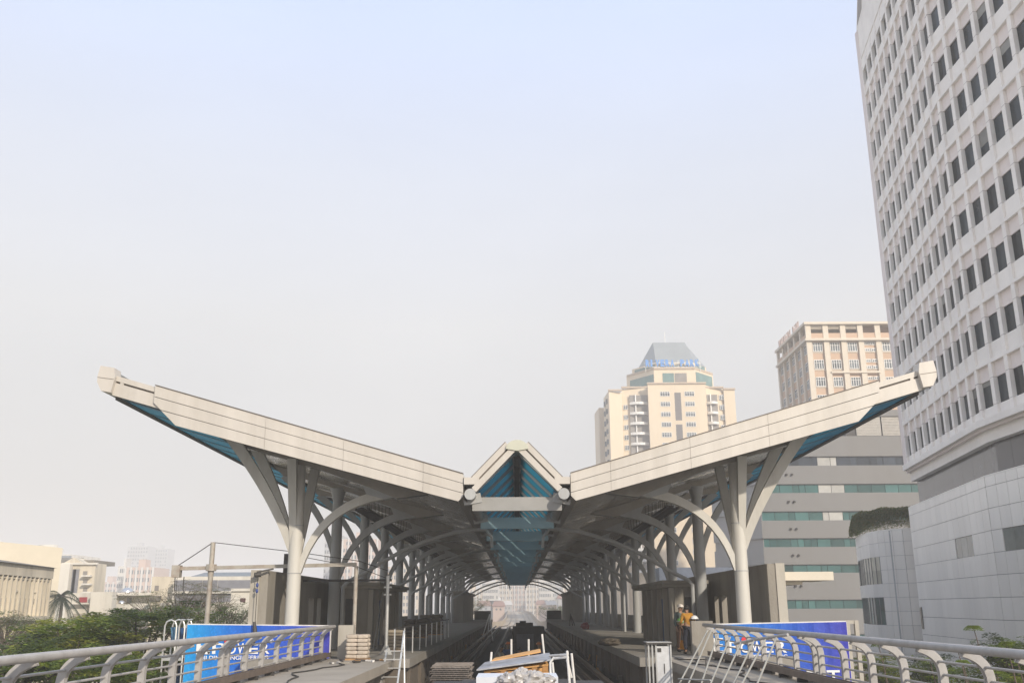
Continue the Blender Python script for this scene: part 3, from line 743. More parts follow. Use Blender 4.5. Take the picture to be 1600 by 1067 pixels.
# small canopy slab right of the wall
q0, q1 = at(1221, 893, 35.9), at(1303, 906, 35.9)
t = thing('side_canopy', 'pale horizontal canopy slab projecting right of the concrete wall', 'canopy', ((q0.x+q1.x)/2, 37, 2.6))
part('slab', MB().box(9.625, q1.x, 35.9, 38.4, q1.z, q0.z), mat('cream_slab', (0.66,0.60,0.50), 0.7, 0, 0.05, 1), t)
part('lower_slab', MB().box(9.625, at(1253,900,36.2).x, 36.2, 38.0, q1.z-0.14, q1.z-0.005), MATS['cream_slab'], t)
# ================================================================ hoist gantries on the left
def G(px, py, D): return at(px, py, D)
M_pipe = mat('rusty_painted_pipe', (0.42,0.39,0.34), 0.6, 0.1, 0.2, 2.0, dirt=(0.22,0.10,0.05), dirt_amt=0.6, dirt_scale=2.5)
t = thing('hoist_gantry', 'long pale steel gantry beam on two posts with a winch line, left of the station', 'gantry', (-10.9, 36.6, -2.3))
D = 36.7
p0, p1, p2 = G(277, 888, D), G(330, 886.5, D), G(557, 881.5, D)
part('beam', MB().beam(p0, p2, 0.11, 0.13), M_pipe, t)
pt = G(333, 847, D); pb = Vector((pt.x-0.12, D, GZ))
part('post', MB().tube([pb, Vector((p1.x, D, p1.z-0.4)), Vector((p1.x, D, p1.z-0.1))], [0.10,0.09,0.12], 10), M_pipe, t, smooth=True)
part('mast', MB().tube([Vector((p1.x, D, p1.z+0.1)), pt], 0.09, 10), M_pipe, t, smooth=True)
part('post', MB().tube([(p2.x, D, 0), (p2.x, D, p2.z-0.06)], 0.075, 10), M_pipe, t, smooth=True)
part('post_flange', MB().tube([(p1.x, D, p1.z-0.12), (p1.x, D, p1.z+0.12)], 0.2, 8), M_pipe, t)
part('stay_cable', MB().tube([pt, G(300, 869, D), p0 + Vector((0,0,0.1))], 0.018, 5), M_dark, t)
part('stay_cable', MB().tube([pt, G(470, 863, D), G(560, 876, D), G(606, 891, D+3)], 0.014, 5), M_dark, t)
part('hook_head', MB().box(p0.x-0.16, p0.x+0.14, D-0.15, D+0.15, p0.z-0.32, p0.z+0.12), M_pipe, t)
for dx in (-0.05, 0.28):
    m = MB().tube([(p0.x+dx, D, p0.z-0.3), (p0.x+dx, D, p0.z-0.75), (p0.x+dx+0.05, D, p0.z-0.85), (p0.x+dx-0.02, D, p0.z-0.92)], 0.02, 5); part('hook', m, M_dark, t)
part('lift_rope', MB().tube([(p0.x+0.02, D, p0.z-0.3), (p0.x+0.12, D, -1.0)], 0.010, 4), M_dark, t)
t = thing('hoist_gantry', 'dark steel pipe gantry standing behind the long pale gantry beam', 'gantry', (-8, 41, 0))
D = 41.5
a_, b_ = G(474, 907, D), G(612, 906, D)
part('beam', MB().beam(a_, b_, 0.12, 0.10), M_dark, t)
q = G(446, 865, D); part('mast', MB().beam((q.x, D, 0), (q.x+0.05, D, q.z), 0.2, 0.16), M_dark, t)
part('post', MB().box(b_.x-0.3, b_.x-0.2, D-0.05, D+0.05, 0, b_.z-0.06), M_dark, t)
part('stay_cable', MB().tube([Vector((q.x+0.05, D, q.z)), G(560, 886, D), b_], 0.014, 5), M_dark, t)
part('brace', MB().beam((q.x+0.03, D, b_.z+0.1), (a_.x, D, a_.z), 0.05, 0.05), M_dark, t)
# winch with hanging chain beside the wall end
t = thing('chain_hoist', 'small blue chain hoist hanging at the outer corner of the left concrete wall', 'hoist', (-9.5, 35.3, 2.6))
q = G(403, 898, 35.3)
part('arm', MB().beam((q.x-0.05, 35.3, q.z+0.10), (q.x+0.5, 35.5, q.z+0.22), 0.06, 0.06), M_dark, t)
part('motor', MB().tube([(q.x-0.11, 35.25, q.z), (q.x+0.09, 35.35, q.z+0.02)], 0.09, 10), M_dark, t, smooth=True)
part('chain', MB().tube([(q.x, 35.3, q.z-0.08), (q.x+0.01, 35.3, 1.0)], 0.013, 5), M_dark, t)
for zz in (q.z-0.35, q.z-0.55): part('block', MB().ball((q.x, 35.3, zz), (0.05, 0.05, 0.08), 8, 6), mat('blue_block', (0.02,0.05,0.22), 0.5), t)
part('load', MB().tube([(q.x-0.02, 35.3, 1.25), (q.x+0.04, 35.3, 0.8), (q.x-0.03, 35.3, 0.45)], [0.05,0.09,0.05], 8), M_dark, t)
# hoist cage left of the banner
t = thing('hoist_cage', 'arched tubular hoist cage with blue sheeting left of the blue banner', 'cage', (-12.3, 35.8, -3))
c0, c1 = G(259, 1000, 35.8), G(290, 1000, 35.8); zt_ = G(270, 968, 35.8).z
for yy in (35.6, 36.4):
    for xa_, xb_ in ((c0.x, (c0.x+c1.x)/2+0.06), ((c0.x+c1.x)/2+0.16, c1.x)):
        m = MB().tube([(xa_, yy, -3.0), (xa_, yy, zt_-0.2), (xa_+0.06, yy, zt_-0.06), (xa_+0.2, yy, zt_), (xb_-0.2, yy, zt_), (xb_-0.06, yy, zt_-0.06), (xb_, yy, zt_-0.2), (xb_, yy, -3.0)], 0.032, 8)
        part('hoop', m, M_galv, t, smooth=True)
part('cage_floor', MB().box(c0.x, c1.x, 35.6, 36.4, -0.06, 0.02), M_galv, t)
part('sheeting', MB().box(c0.x+0.07, c1.x-0.1, 36.1, 36.14, 0.55, zt_-0.28), mat('blue_sheet', (0.02,0.08,0.2), 0.5), t)
part('lower_sheeting', MB().box(c0.x+0.07, c1.x-0.1, 36.1, 36.14, -1.3, -0.25), MATS['blue_sheet'], t)
part('bundle', MB().prism([(c0.x+0.1,35.9,zt_-0.25),(c0.x+0.42,35.9,zt_-0.25),(c0.x+0.30,35.9,zt_-0.75),(c0.x+0.2,35.9,zt_-0.75)], (0,0.1,0)), mat('pale_blue_net', (0.08,0.2,0.32), 0.8), t)
part('mast_block', MB().box(c0.x+0.3, c0.x+0.5, 35.7, 35.9, -0.6, -0.1), M_dark, t)
part('support', MB().box(c0.x, c0.x+0.1, 35.6, 35.7, GZ, -3.0), M_galv, t); part('support', MB().box(c1.x-0.1, c1.x, 35.6, 35.7, GZ, -3.0), M_galv, t)
# ================================================================ bits on the left platform
t = thing('steel_pole', 'shiny galvanised steel pole with two collars and a flared foot on the left platform edge', 'pole', (-4.9, 36.4, 0))
q = atz(603, 1022, 0.0); x, y = q.x, q.y; zt_ = at(603, 899, y).z
part('shaft', MB().tube([(x,y,0.02),(x,y,zt_)], 0.068, 12), M_galv, t, smooth=True)
part('foot', MB().tube([(x,y,0),(x,y,0.03),(x,y,0.35)], [0.24,0.22,0.07], 4), M_galv, t)
for py in (917, 928.5):
    z = at(603, py, y).z; part('collar', MB().box(x-0.15, x+0.15, y-0.05, y+0.05, z-0.03, z+0.03), M_white, t)
M_sack = mat('sack_cloth', (0.52,0.45,0.37), 0.95, 0, 0.15, 5, bump=0.6, bscale=25, rnd=0.12, dirt=(0.35,0.28,0.22), dirt_amt=0.5, dirt_scale=3)
def sack_stack(x, y, wx, wy, nz, h, label, m_=None, seed=0, z0=0.0, base=True):
    rr = random.Random(seed)
    t = thing('sack_stack', label, 'sack stack', (x, y, z0))
    if base:
        part('pallet', MB().box(x-wx/2-0.02, x+wx/2+0.02, y-wy/2, y+wy/2, z0, z0+0.05), mat('pallet_wood', (0.42,0.25,0.12), 0.8, 0, 0.2, 4, rnd=0.15), t)
        z0 += 0.05
    for k in range(nz):
        for j in range(2):
            for i in range(2):
                cx = x - wx/4 + wx/2*i + rr.uniform(-0.02, 0.02); cy = y - wy/4 + wy/2*j
                m = MB(); a, b, c = wx/4+0.015+rr.uniform(0,0.012), wy/4, h/2*1.02; n = 14; mm = 6
                kk = len(m.v)
                for u in range(mm+1):
                    ph = -math.pi/2 + math.pi*u/mm
                    for v in range(n):
                        th = 2*math.pi*v/n
                        se = lambda q_, p_: math.copysign(abs(q_)**p_, q_)
                        m.v.append(Vector((cx + a*se(math.cos(ph),.45)*se(math.cos(th),.4), cy + b*se(math.cos(ph),.45)*se(math.sin(th),.4), z0 + h*(k+0.5) + c*se(math.sin(ph),.55) + rr.uniform(-.006,.006))))
                for u in range(mm):
                    for v in range(n): m.f.append((kk+u*n+v, kk+u*n+(v+1)%n, kk+(u+1)*n+(v+1)%n, kk+(u+1)*n+v))
                part('sack', m, m_ or M_sack, t, smooth=True)
    return t
q = atz(556, 1031, 0); sack_stack(q.x, q.y+0.4, 0.72, 0.7, 6, 0.13, 'pale sack stack at the end of the left railing pier', seed=1)
q = atz(616, 1017, 0); sack_stack(q.x, q.y+0.4, 0.62, 0.7, 6, 0.13, 'brownish sack stack beside the shiny steel pole', mat('brown_sack', (0.33,0.28,0.21), 0.95, 0, 0.15, 5, bump=0.6, bscale=25, rnd=0.12), seed=2)
for i, (px, py, w_, n_) in enumerate(((648, 996, 1.3, 5), (672, 991.5, 1.5, 6))):
    q = atz(px, py, 0); sack_stack(q.x, q.y+0.6, w_, 1.2, n_, 0.2, ['long dark bale stack on the left platform, nearer one', 'long dark bale stack on the left platform, farther one'][i], mat('dark_bale', (0.12,0.10,0.075), 0.95, 0, 0.3, 4, bump=0.8, bscale=15, rnd=0.2), seed=5+i)
# leaning timbers at the room
t = thing('leaning_poles', 'two thin poles leaning on the left platform room', 'pole', (-5.9, 46, 0))
for dx in (0, 0.16): part('pole', MB().beam((-6.25+dx, 43.4, 0), (-6.36, 46.6+dx, 2.4), 0.04, 0.04), M_galv, t)
# ladder down to the track
t = thing('step_ladder', 'aluminium ladder leaning on the left platform edge', 'ladder', (-4.1, 32.2, -1.35))
r0, r1 = atz(600, 1100, -1.35), atz(632, 1100, -1.35)
ya = 31.8; x0, x1 = -4.42, -3.86
for x in (x0, x1):
    part('rail', MB().beam((x, ya, -1.35), (x+0.06, ya+1.7, 0.95 if x == x1 else 0.35), 0.05, 0.07, up=(0,-1,0.5)), M_galv, t)
for k in range(7):
    f = (k+0.6)/9.0; part('rung', MB().beam((x0+0.06*f, ya+1.7*f*0.95, -1.35+2.3*f), (x1+0.06*f, ya+1.7*f*0.95, -1.35+2.3*f), 0.05, 0.035), M_galv, t)
part('back_leg', MB().beam((x1+0.06, ya+1.7, 0.95), (x1+0.22, ya+0.9, -1.35), 0.035, 0.035), M_galv, t)
# ================================================================ stuff on the tracks
t = thing('mesh_stack', 'stack of rusty grey steel mesh sheets on the left track', 'mesh stack', (-2.6, 29, -1.12))
q = at(704, 1045, 29.5); x0 = at(674, 1045, 29.5).x; x1 = at(735, 1045, 29.5).x; ztp = at(704, 1038.5, 29.5).z
z = -1.10; k = 0
M_mesh = mat('mesh_steel', (0.22,0.19,0.165), 0.6, 0.3, 0.3, 3, rnd=0.3)
for zz in (-1.11, -0.62):
    part('bearer', MB().box(x0, x1, 29.5, 29.6, zz, zz+0.1), MATS['pallet_wood'], t); part('bearer', MB().box(x0, x1, 30.6, 30.7, zz, zz+0.1), MATS['pallet_wood'], t)
z = -1.01
while z < ztp:
    if -0.66 < z < -0.50: z = -0.50
    dx = random.uniform(-0.05, 0.05)
    m = MB()
    for i in range(9): m.box(x0+dx+(x1-x0)*i/8-0.012, x0+dx+(x1-x0)*i/8+0.012, 29.4, 31.0, z, z+0.016)
    for j in range(8): m.box(x0+dx, x1+dx, 29.4+1.6*j/8, 29.43+1.6*j/8, z+0.016, z+0.034)
    part('mesh_sheet', m, M_mesh, t); z += 0.055
M_poly = mat('polythene', (0.42,0.40,0.38), 0.25, 0, 0.25, 9, bump=0.6, bscale=16, dirt=(0.3,0.27,0.25), dirt_amt=0.5, dirt_scale=6)
def crumple(c, r, seed, mat_, amp=0.35, n=22, m_=14):
    mb = MB(); k = 0; c = Vector(c)
    for i in range(m_+1):
        ph = -math.pi/2 + math.pi*i/m_
        for j in range(n):
            th = 2*math.pi*j/n; d = Vector((math.cos(ph)*math.cos(th), math.cos(ph)*math.sin(th), math.sin(ph)))
            w_ = noise.noise_vector(d*1.7 + Vector((seed,2,0))); f = 1 + amp*(noise.noise(d*2.0 + Vector((seed,0,0))) + 0.35*(1-3*abs(noise.noise(Vector((d.x*7, d.y*3, d.z*2.2)) + w_*1.6 + Vector((0,seed,0))))))
            mb.v.append(c + Vector((d.x*r[0]*f, d.y*r[1]*f, d.z*r[2]*f)))
    for i in range(m_):
        for j in range(n): mb.f.append((i*n+j, i*n+(j+1)%n, (i+1)*n+(j+1)%n, (i+1)*n+j))
    return mb
q = at(678, 1066, 24); solo('crumpled_bag', crumple((q.x, 24, -0.78), (0.30,0.3,0.42), 4, M_poly, 0.4), mat('cream_bag', (0.6,0.55,0.45), 0.8, 0, 0.1, 6), 'cream crumpled bag in front of the steel mesh stack', 'bag')
q = at(640, 1060, 29); solo('rubbish_bag', crumple((-4.0+0.55, 29.6, -1.02), (0.32,0.3,0.36), 9, M_poly, 0.45), mat('dark_bag', (0.13,0.13,0.14), 0.5, 0, 0.4, 8), 'dark rubbish bag at the foot of the ladder', 'bag')
# flat trolley with pallet, boards, polythene
t = thing('flat_trolley', 'flat rail trolley carrying the pallet of boards', 'trolley', (0.0, 19, -0.955))
part('bed', MB().box(-1.75, 1.75, 15.5, 21.4, 0.05, 0.2), M_dark, t)
part('chassis', MB().box(-0.7, 0.7, 15.8, 21.1, -0.6, 0.05), M_dark, t)
for yy in (16.6, 20.3):
    part('axle', MB().tube([(-2.0, yy, -0.62), (2.0, yy, -0.62)], 0.06, 8), M_dark, t)
    for xx in (-1.33, 1.33): part('wheel', MB().tube([(xx-0.06, yy, -0.62), (xx+0.06, yy, -0.62)], 0.335, 16), M_rail, t)
M_plywood = mat('yellow_pine', (0.60,0.33,0.12), 0.75, 0, 0.18, 3, rnd=0.12, stretch=(1,8,1), bump=0.2, bscale=20)
Dp = 18.4
tilt = 0.098
def tp(px, py, D=Dp): return at(px, py, D)
t = thing('wooden_pallet', 'yellow pine pallet tilted on the trolley under the grey board', 'pallet', (0, Dp, 0.2))
L0 = tp(756, 1050); R0 = tp(857, 1039)
def tb(mb, f0, f1, y0, y1, dz0, dz1):   # box following the tilt between L0 and R0
    xa, xb = L0.x+(R0.x-L0.x)*f0, L0.x+(R0.x-L0.x)*f1; za, zb = L0.z+(R0.z-L0.z)*f0, L0.z+(R0.z-L0.z)*f1
    mb.hexa([(xa,y0,za+dz0),(xb,y0,zb+dz0),(xb,y1,zb+dz0),(xa,y1,za+dz0),(xa,y0,za+dz1),(xb,y0,zb+dz1),(xb,y1,zb+dz1),(xa,y1,za+dz1)]); return mb
for yy in (Dp, Dp+0.45, Dp+0.9):
    part('deck_board', tb(MB(), 0, 1, yy, yy+0.14, -0.005, 0.03), M_plywood, t)
    for f in (0.02, 0.26, 0.5, 0.74, 0.91): part('block', tb(MB(), f, f+0.085, yy+0.01, yy+0.13, -0.10, -0.008), mat('block_wood', (0.42,0.22,0.08), 0.8, 0, 0.2, 5), t)
    part('stringer', tb(MB(), 0.1, 0.98, yy+0.02, yy+0.12, -0.095, -0.03), M_plywood, t)
    part('foot_board', tb(MB(), 0, 1, yy, yy+0.14, -0.125, -0.104), M_plywood, t)
t = thing('timber_packing', 'rough timber packing between the trolley bed and the pine pallet', 'packing', (0, 19, 0.2))
for f in (0.05, 0.45, 0.85):
    xa = L0.x+(R0.x-L0.x)*f; za = L0.z+(R0.z-L0.z)*f
    part('packer', MB().box(xa, xa+0.1, Dp+0.05, Dp+1.0, 0.2, za-0.135), M_dark, t)
M_board = mat('grey_board', (0.46,0.47,0.50), 0.35, 0.1, 0.1, 2, dirt=(0.12,0.11,0.10), dirt_amt=1.0, dirt_scale=2.2)
b0, b1 = tp(745, 1047), tp(861, 1031)
m = MB(); m.hexa([(b0.x, Dp-0.1, b0.z), (b1.x, Dp-0.1, b1.z), (b1.x+0.02, Dp+1.5, b1.z+0.045), (b0.x+0.10, Dp+1.5, b0.z+0.045)] + [(b0.x, Dp-0.1, b0.z+0.025), (b1.x, Dp-0.1, b1.z+0.025), (b1.x+0.02, Dp+1.5, b1.z+0.07), (b0.x+0.10, Dp+1.5, b0.z+0.07)])
solo('grey_board', m, M_board, 'large smeared grey board lying on the pine pallet', 'board')
m = MB(); m.hexa([(b0.x+0.22, Dp+1.45, b0.z+0.075), (b1.x-0.15, Dp+1.45, b1.z+0.075), (b1.x-0.15, Dp+2.1, b1.z+0.10), (b0.x+0.28, Dp+2.1, b0.z+0.10)] + [(b0.x+0.22, Dp+1.45, b0.z+0.095), (b1.x-0.15, Dp+1.45, b1.z+0.095), (b1.x-0.15, Dp+2.1, b1.z+0.12), (b0.x+0.28, Dp+2.1, b0.z+0.12)])
solo('timber_sheet', m, M_plywood, 'thin pine sheet sticking out behind the smeared grey board', 'board')
# legs so that nothing floats
solo('crate', MB().box(b0.x+0.35, b1.x-0.3, Dp+1.55, Dp+2.0, 0.2, b0.z+0.03), M_dark, 'dark crate under the rear end of the pine sheet', 'crate')
# white sheet and polythene in front
z1 = at(800, 1056, 16.6).z
solo('foam_sheet', MB().box(at(744,1060,16.6).x, at(872,1060,16.6).x, 16.6, 17.6, 0.2, z1-0.01), mat('white_foam', (0.68,0.70,0.74), 0.6, 0, 0.05, 3), 'pale blue white foam slab on the front of the trolley', 'slab')
cs = [(794,16.3,0.17,0.15),(812,16.35,0.19,0.22),(832,16.3,0.2,0.18),(850,16.4,0.17,0.12)]
m = MB()
for i, (px, D_, r1_, r2_) in enumerate(cs):
    c = crumple((at(px,1060,D_).x, D_, z1-0.05), (r1_, 0.2, r2_*0.8), i*3.1, M_poly, 0.30, 40, 26); k = len(m.v); m.v += c.v; m.f += [tuple(k+q_ for q_ in f) for f in c.f]
solo('polythene_wrap', m, mat('polythene', (0.5,0.47,0.44), 0.3), 'crumpled translucent polythene wrap heaped on the foam slab', 'plastic wrap', smooth=True)
# white tubular scaffold frame
t = thing('scaffold_frame', 'white tubular scaffold frame standing right of the pallet', 'scaffold', (1.0, 17.9, 0.2))
def tubepx(pts, r, D): return MB().tube([at(px, py, d) for px, py, d in pts], r, 8)
for pts in ([(861,1075,17.6),(860,1034,17.6),(866,1026,17.6)], [(867,1072,17.9),(863,1034,17.9)], [(891,1080,17.2),(886,1016,17.2)], [(899,1080,17.6),(893,1020,17.6)],
            [(859,1024,18.2),(886,1022,17.2)], [(865,1028,17.6),(888,1026,17.4)], [(886,1030,17.4),(893,1058,17.5)], [(886,1016,17.2),(887,1022,17.2)]):
    part('tube', MB().tube([at(a_, b_, c_) for a_, b_, c_ in pts], 0.021, 8), M_white, t, smooth=True)
for pts in ([(764,1030,19.8),(768,1018,19.9)], [(799,1023,21),(799,998,21)], [(826,1021,21),(826,998,21)], [(854,1020,21),(847,990,21)]):
    q = [at(a_, b_, c_) for a_, b_, c_ in pts]; q[0].z = 0.2
    solo('steel_stake', MB().tube(q, 0.022, 6), M_white, {764:'short white stake left of the smeared grey board', 799:'white upright stake between the crouching workers', 826:'white upright stake in front of the dark wagon', 854:'slanting white stake at the right end of the trolley'}[pts[0][0]], 'stake', smooth=True)
solo('trolley_extension', MB().box(-1.2, 1.2, 20.9+0.6, 22.0, 0.05, 0.19), M_dark, 'narrow rear ledge of the flat trolley', 'ledge')
# dark work wagon inside the station
t = thing('work_wagon', 'dark boxy work wagon standing between the tracks inside the station', 'wagon', (0.2, 62, -1.35))
wx0, wx1 = at(801,990,60).x, at(851,990,60).x
part('frame', MB().box(wx0+0.1, wx1-0.1, 60, 64, -0.95, -0.4), M_dark, t)
part('body', MB().box(wx0, wx1, 60.2, 63.8, -0.4, at(830,979,60).z), mat('wagon_black', (0.03,0.03,0.03), 0.6, 0, 0.3, 2), t)
part('cab', MB().box(at(806,975,60).x, at(833,975,60).x, 60.6, 62.4, at(830,979,60).z, at(820,973,60).z), MATS['wagon_black'], t)
part('chimney', MB().box(at(812,975,60).x, at(822,975,60).x, 60.9, 61.6, at(820,973,60).z, at(820,970,60).z), MATS['wagon_black'], t)
part('front_panel', MB().box(at(807,1000,59).x, at(834,1000,59).x, 58.9, 59.1, -1.2, at(820,990,59).z), mat('grey_panel', (0.12,0.13,0.15), 0.6), t)
for xx in (wx0+0.2, wx1-0.2):
    for yy in (60.8, 63.0): part('wheel', MB().tube([(xx-0.07, yy, -0.85), (xx+0.07, yy, -0.85)], 0.30, 12), M_rail, t)
# steel cabinet right
q = at(1030, 1006, 27.5); xa, xb = at(1013,1030,27.5).x, at(1049,1030,27.5).x; zt_ = at(1030,1006,27.5).z
t = thing('steel_cabinet', 'open white steel cabinet frame standing beside the right walkway', 'cabinet', ((xa+xb)/2, 27.8, -1.35))
part('side_panel', MB().box(xa+0.24, xb, 27.5, 27.52, -1.0, zt_-0.05), mat('cabinet_white', (0.66,0.67,0.68), 0.35, 0.1, 0.08, 3, dirt=(0.3,0.28,0.26), dirt_amt=0.4, dirt_scale=4), t)
part('side_panel', MB().box(xb-0.02, xb, 27.522, 28.1, -1.0, zt_-0.05), MATS['cabinet_white'], t)
for x_, y_ in ((xa, 27.5), (xa+0.10, 27.5), (xa+0.2, 27.5), (xa, 28.1), (xb, 28.12), (xb-0.03, 27.46)): part('upright', MB().box(x_, x_+0.04, y_, y_+0.035, -1.35, zt_), M_galv, t)
part('top_frame', MB().box(xa-0.05, xb+0.05, 27.44, 28.18, zt_, zt_+0.045), M_dark, t)
part('top_plate', MB().box(xa-0.03, xb+0.02, 27.46, 28.12, zt_+0.045, zt_+0.06), M_galv, t)
part('label_plate', MB().box(xa+0.26, xa+0.36, 27.485, 27.497, zt_-0.2, zt_-0.1), M_dark, t)
part('handle', MB().box(xa+0.42, xa+0.44, 27.48, 27.497, zt_-0.75, zt_-0.5), M_dark, t)
# leaning tube frame on the right walkway
t = thing('leaning_tube_frame', 'light steel stair balustrade leaning against the right railing', 'balustrade', (5.2, 26, -1.35))
tops = [(1106,984,27.5),(1112,983,27.2),(1122,990,26.6),(1141,995,26),(1159,1001,25.4),(1178,1001,24.8),(1196,999,24.2),(1213,996,23.6)]
bots = [(1052,1085,24.6),(1068,1085,24.4),(1090,1085,24.0),(1103,1085,23.6),(1120,1085,23.2),(1138,1085,22.8),(1150,1085,22.2),(1176,1085,21.6)]
for a_, b_ in zip(tops, bots):
    p, q = at(*a_), at(*b_); d = q - p; k = (-1.34 - p.z)/d.z; q = p + d*k
    part('tube', MB().tube([p, q], 0.022, 8), mat('pale_tube', (0.36,0.35,0.31), 0.45, 0.1, 0.1, 4), t, smooth=True)
part('handrail', MB().tube([at(1148,1005,25.6), at(1190,997,24.6), at(1231,991,23.3)], 0.035, 8), M_railing, t, smooth=True)
part('tie_bar', MB().tube([at(1060,1060,25.2), at(1110,1062,23.8)], 0.02, 6), M_galv, t)
solo('threaded_rod', MB().box(5.0, 5.03, 27.0, 27.03, -1.35, 0.35), M_dark, 'thin dark rod standing at the right walkway edge', 'rod')
jq = atz(1067, 1014, 0.0)
solo('yellow_jerrycan', MB().box(jq.x-0.13, jq.x+0.13, jq.y, jq.y+0.18, 0, 0.30).box(jq.x-0.07, jq.x+0.05, jq.y+0.04, jq.y+0.14, 0.30, 0.36), mat('orange_plastic', (0.75,0.30,0.01), 0.4), 'orange yellow plastic can on the right platform beside the workers', 'plastic can')
q = atz(1062, 1024, 0.0); solo('flat_sheets', MB().box(5.1, 6.6, 34.0, 35.6, 0.0, 0.035).box(5.3, 6.2, 33.2, 34.2, 0.036, 0.06), mat('dusty_sheet', (0.35,0.33,0.30), 0.7), 'flat dusty sheets lying on the right walkway near the workers', 'sheet')
# clutter along the tracks in the shade
rr = random.Random(11)
kinds = [('timber_offcut','dark timber offcuts'),('cable_drum','drum'),('debris','debris')]
for s, nm in ((-1,'left'),(1,'right')):
    t = thing('debris_heap', f'long heap of dark pipes, timber and rubbish along the {nm} platform wall', 'debris heap', (s*3.4, 60, -1.35))
    for k in range(46):
        y = 33 + 2.1*k + rr.uniform(-1,1); x = s*rr.uniform(3.45,3.8 if s<0 else 4.2)
        L_ = rr.uniform(0.5,2.2); h = rr.uniform(0.1,0.5)
        a = Vector((x, y, -1.33)); b = a + Vector((rr.uniform(-0.2,0.15)*1, L_*rr.uniform(0.2,1), h))
        part(rr.choice(('pipe','plank','offcut')), MB().beam(a, b, rr.uniform(0.05,0.2), rr.uniform(0.04,0.12)), rr.choice((M_dark, M_conc, M_mesh, MATS['block_wood'], MATS['mesh_steel'])), t)
for i, (px, py, sx_) in enumerate(((760, 985, -1), (897, 985, 1))):
    q = at(px, 990, 95)
    t = thing('work_lamp_stand', ['pale leaning tripod near the far left platform end', 'small dark tripod near the far right platform end'][i], 'stand', (q.x, 95, -1.35))
    for dx in (-0.5, 0.1, 0.6): part('leg', MB().beam((q.x+dx, 95, -1.35), (q.x-0.3*sx_, 95.2, 1.1), 0.07, 0.07), M_galv if i == 0 else M_dark, t)
solo('red_bundle', crumple((at(914,986,80).x, 80, 0.24), (0.32,0.3,0.25), 3, M_poly, 0.4), mat('red_cloth', (0.22,0.02,0.03), 0.7), 'red bundle on the far right platform', 'bundle')
solo('cement_bags', crumple((at(884,1005,46).x+2.0, 46, 0.15), (0.5,0.5,0.16), 6, M_poly, 0.3), mat('dark_bale', (0.12,0.1,0.07), 0.9), 'low brown heap on the right platform edge', 'heap')

for s, lab in ((-1, 'black hose snaking along the left walkway'), (1, 'black hose snaking along the right walkway')):
    pts = [(s*(5.7 + 0.28*math.sin(k*0.7) + 0.12*math.sin(k*1.9)), 19 + k*0.75, 0.022) for k in range(21)]
    solo('hose', MB().tube(pts, 0.02, 6), M_dark, lab, 'hose', smooth=True)
rr = random.Random(33)
t = thing('offcut_pile', 'small scatter of timber and tile offcuts on the left walkway by the sacks', 'offcuts', (-5.0, 33.4, 0))
for k in range(14):
    x, y = -5.9 + rr.uniform(0, 1.3), 31.6 + rr.uniform(0, 2.0); a = rr.uniform(0, 3.1); L_ = rr.uniform(0.1, 0.4)
    part('offcut', MB().beam((x, y, 0.03), (x+L_*math.cos(a), y+L_*math.sin(a), 0.035), rr.uniform(0.05, 0.12), 0.05), rr.choice((M_conc, MATS['block_wood'], M_white, M_dark)), t)
# ================================================================ people
def skin(name, verts, edges, radii, mat_, parent, sub=1, root=0):
    me = bpy.data.meshes.new(name); me.from_pydata([Vector(v) for v in verts], edges, []); me.update()
    o = bpy.data.objects.new(name, me); COL.objects.link(o)
    md = o.modifiers.new('skin', 'SKIN'); md.use_smooth_shade = True
    sv = me.skin_vertices[0].data if len(me.skin_vertices) else None
    if sv is None:
        import bmesh
        bm = bmesh.new(); bm.from_mesh(me); bm.verts.layers.skin.verify(); bm.to_mesh(me); bm.free(); sv = me.skin_vertices[0].data
    for i, r in enumerate(radii):
        rr = r if isinstance(r, tuple) else (r, r); sv[i].radius = rr; sv[i].use_root = (i == root)
    ss = o.modifiers.new('sub', 'SUBSURF'); ss.levels = sub; ss.render_levels = sub
    bpy.context.view_layer.update()
    dg = bpy.context.evaluated_depsgraph_get(); m2 = bpy.data.meshes.new_from_object(o.evaluated_get(dg))
    bpy.data.objects.remove(o); m2.materials.clear(); m2.materials.append(mat_); m2.name = name
    o = bpy.data.objects.new(name, m2); COL.objects.link(o)
    if parent is not None: o.parent = parent
    return o
M_skin = mat('skin', (0.33,0.19,0.12), 0.6, 0, 0.05, 8)
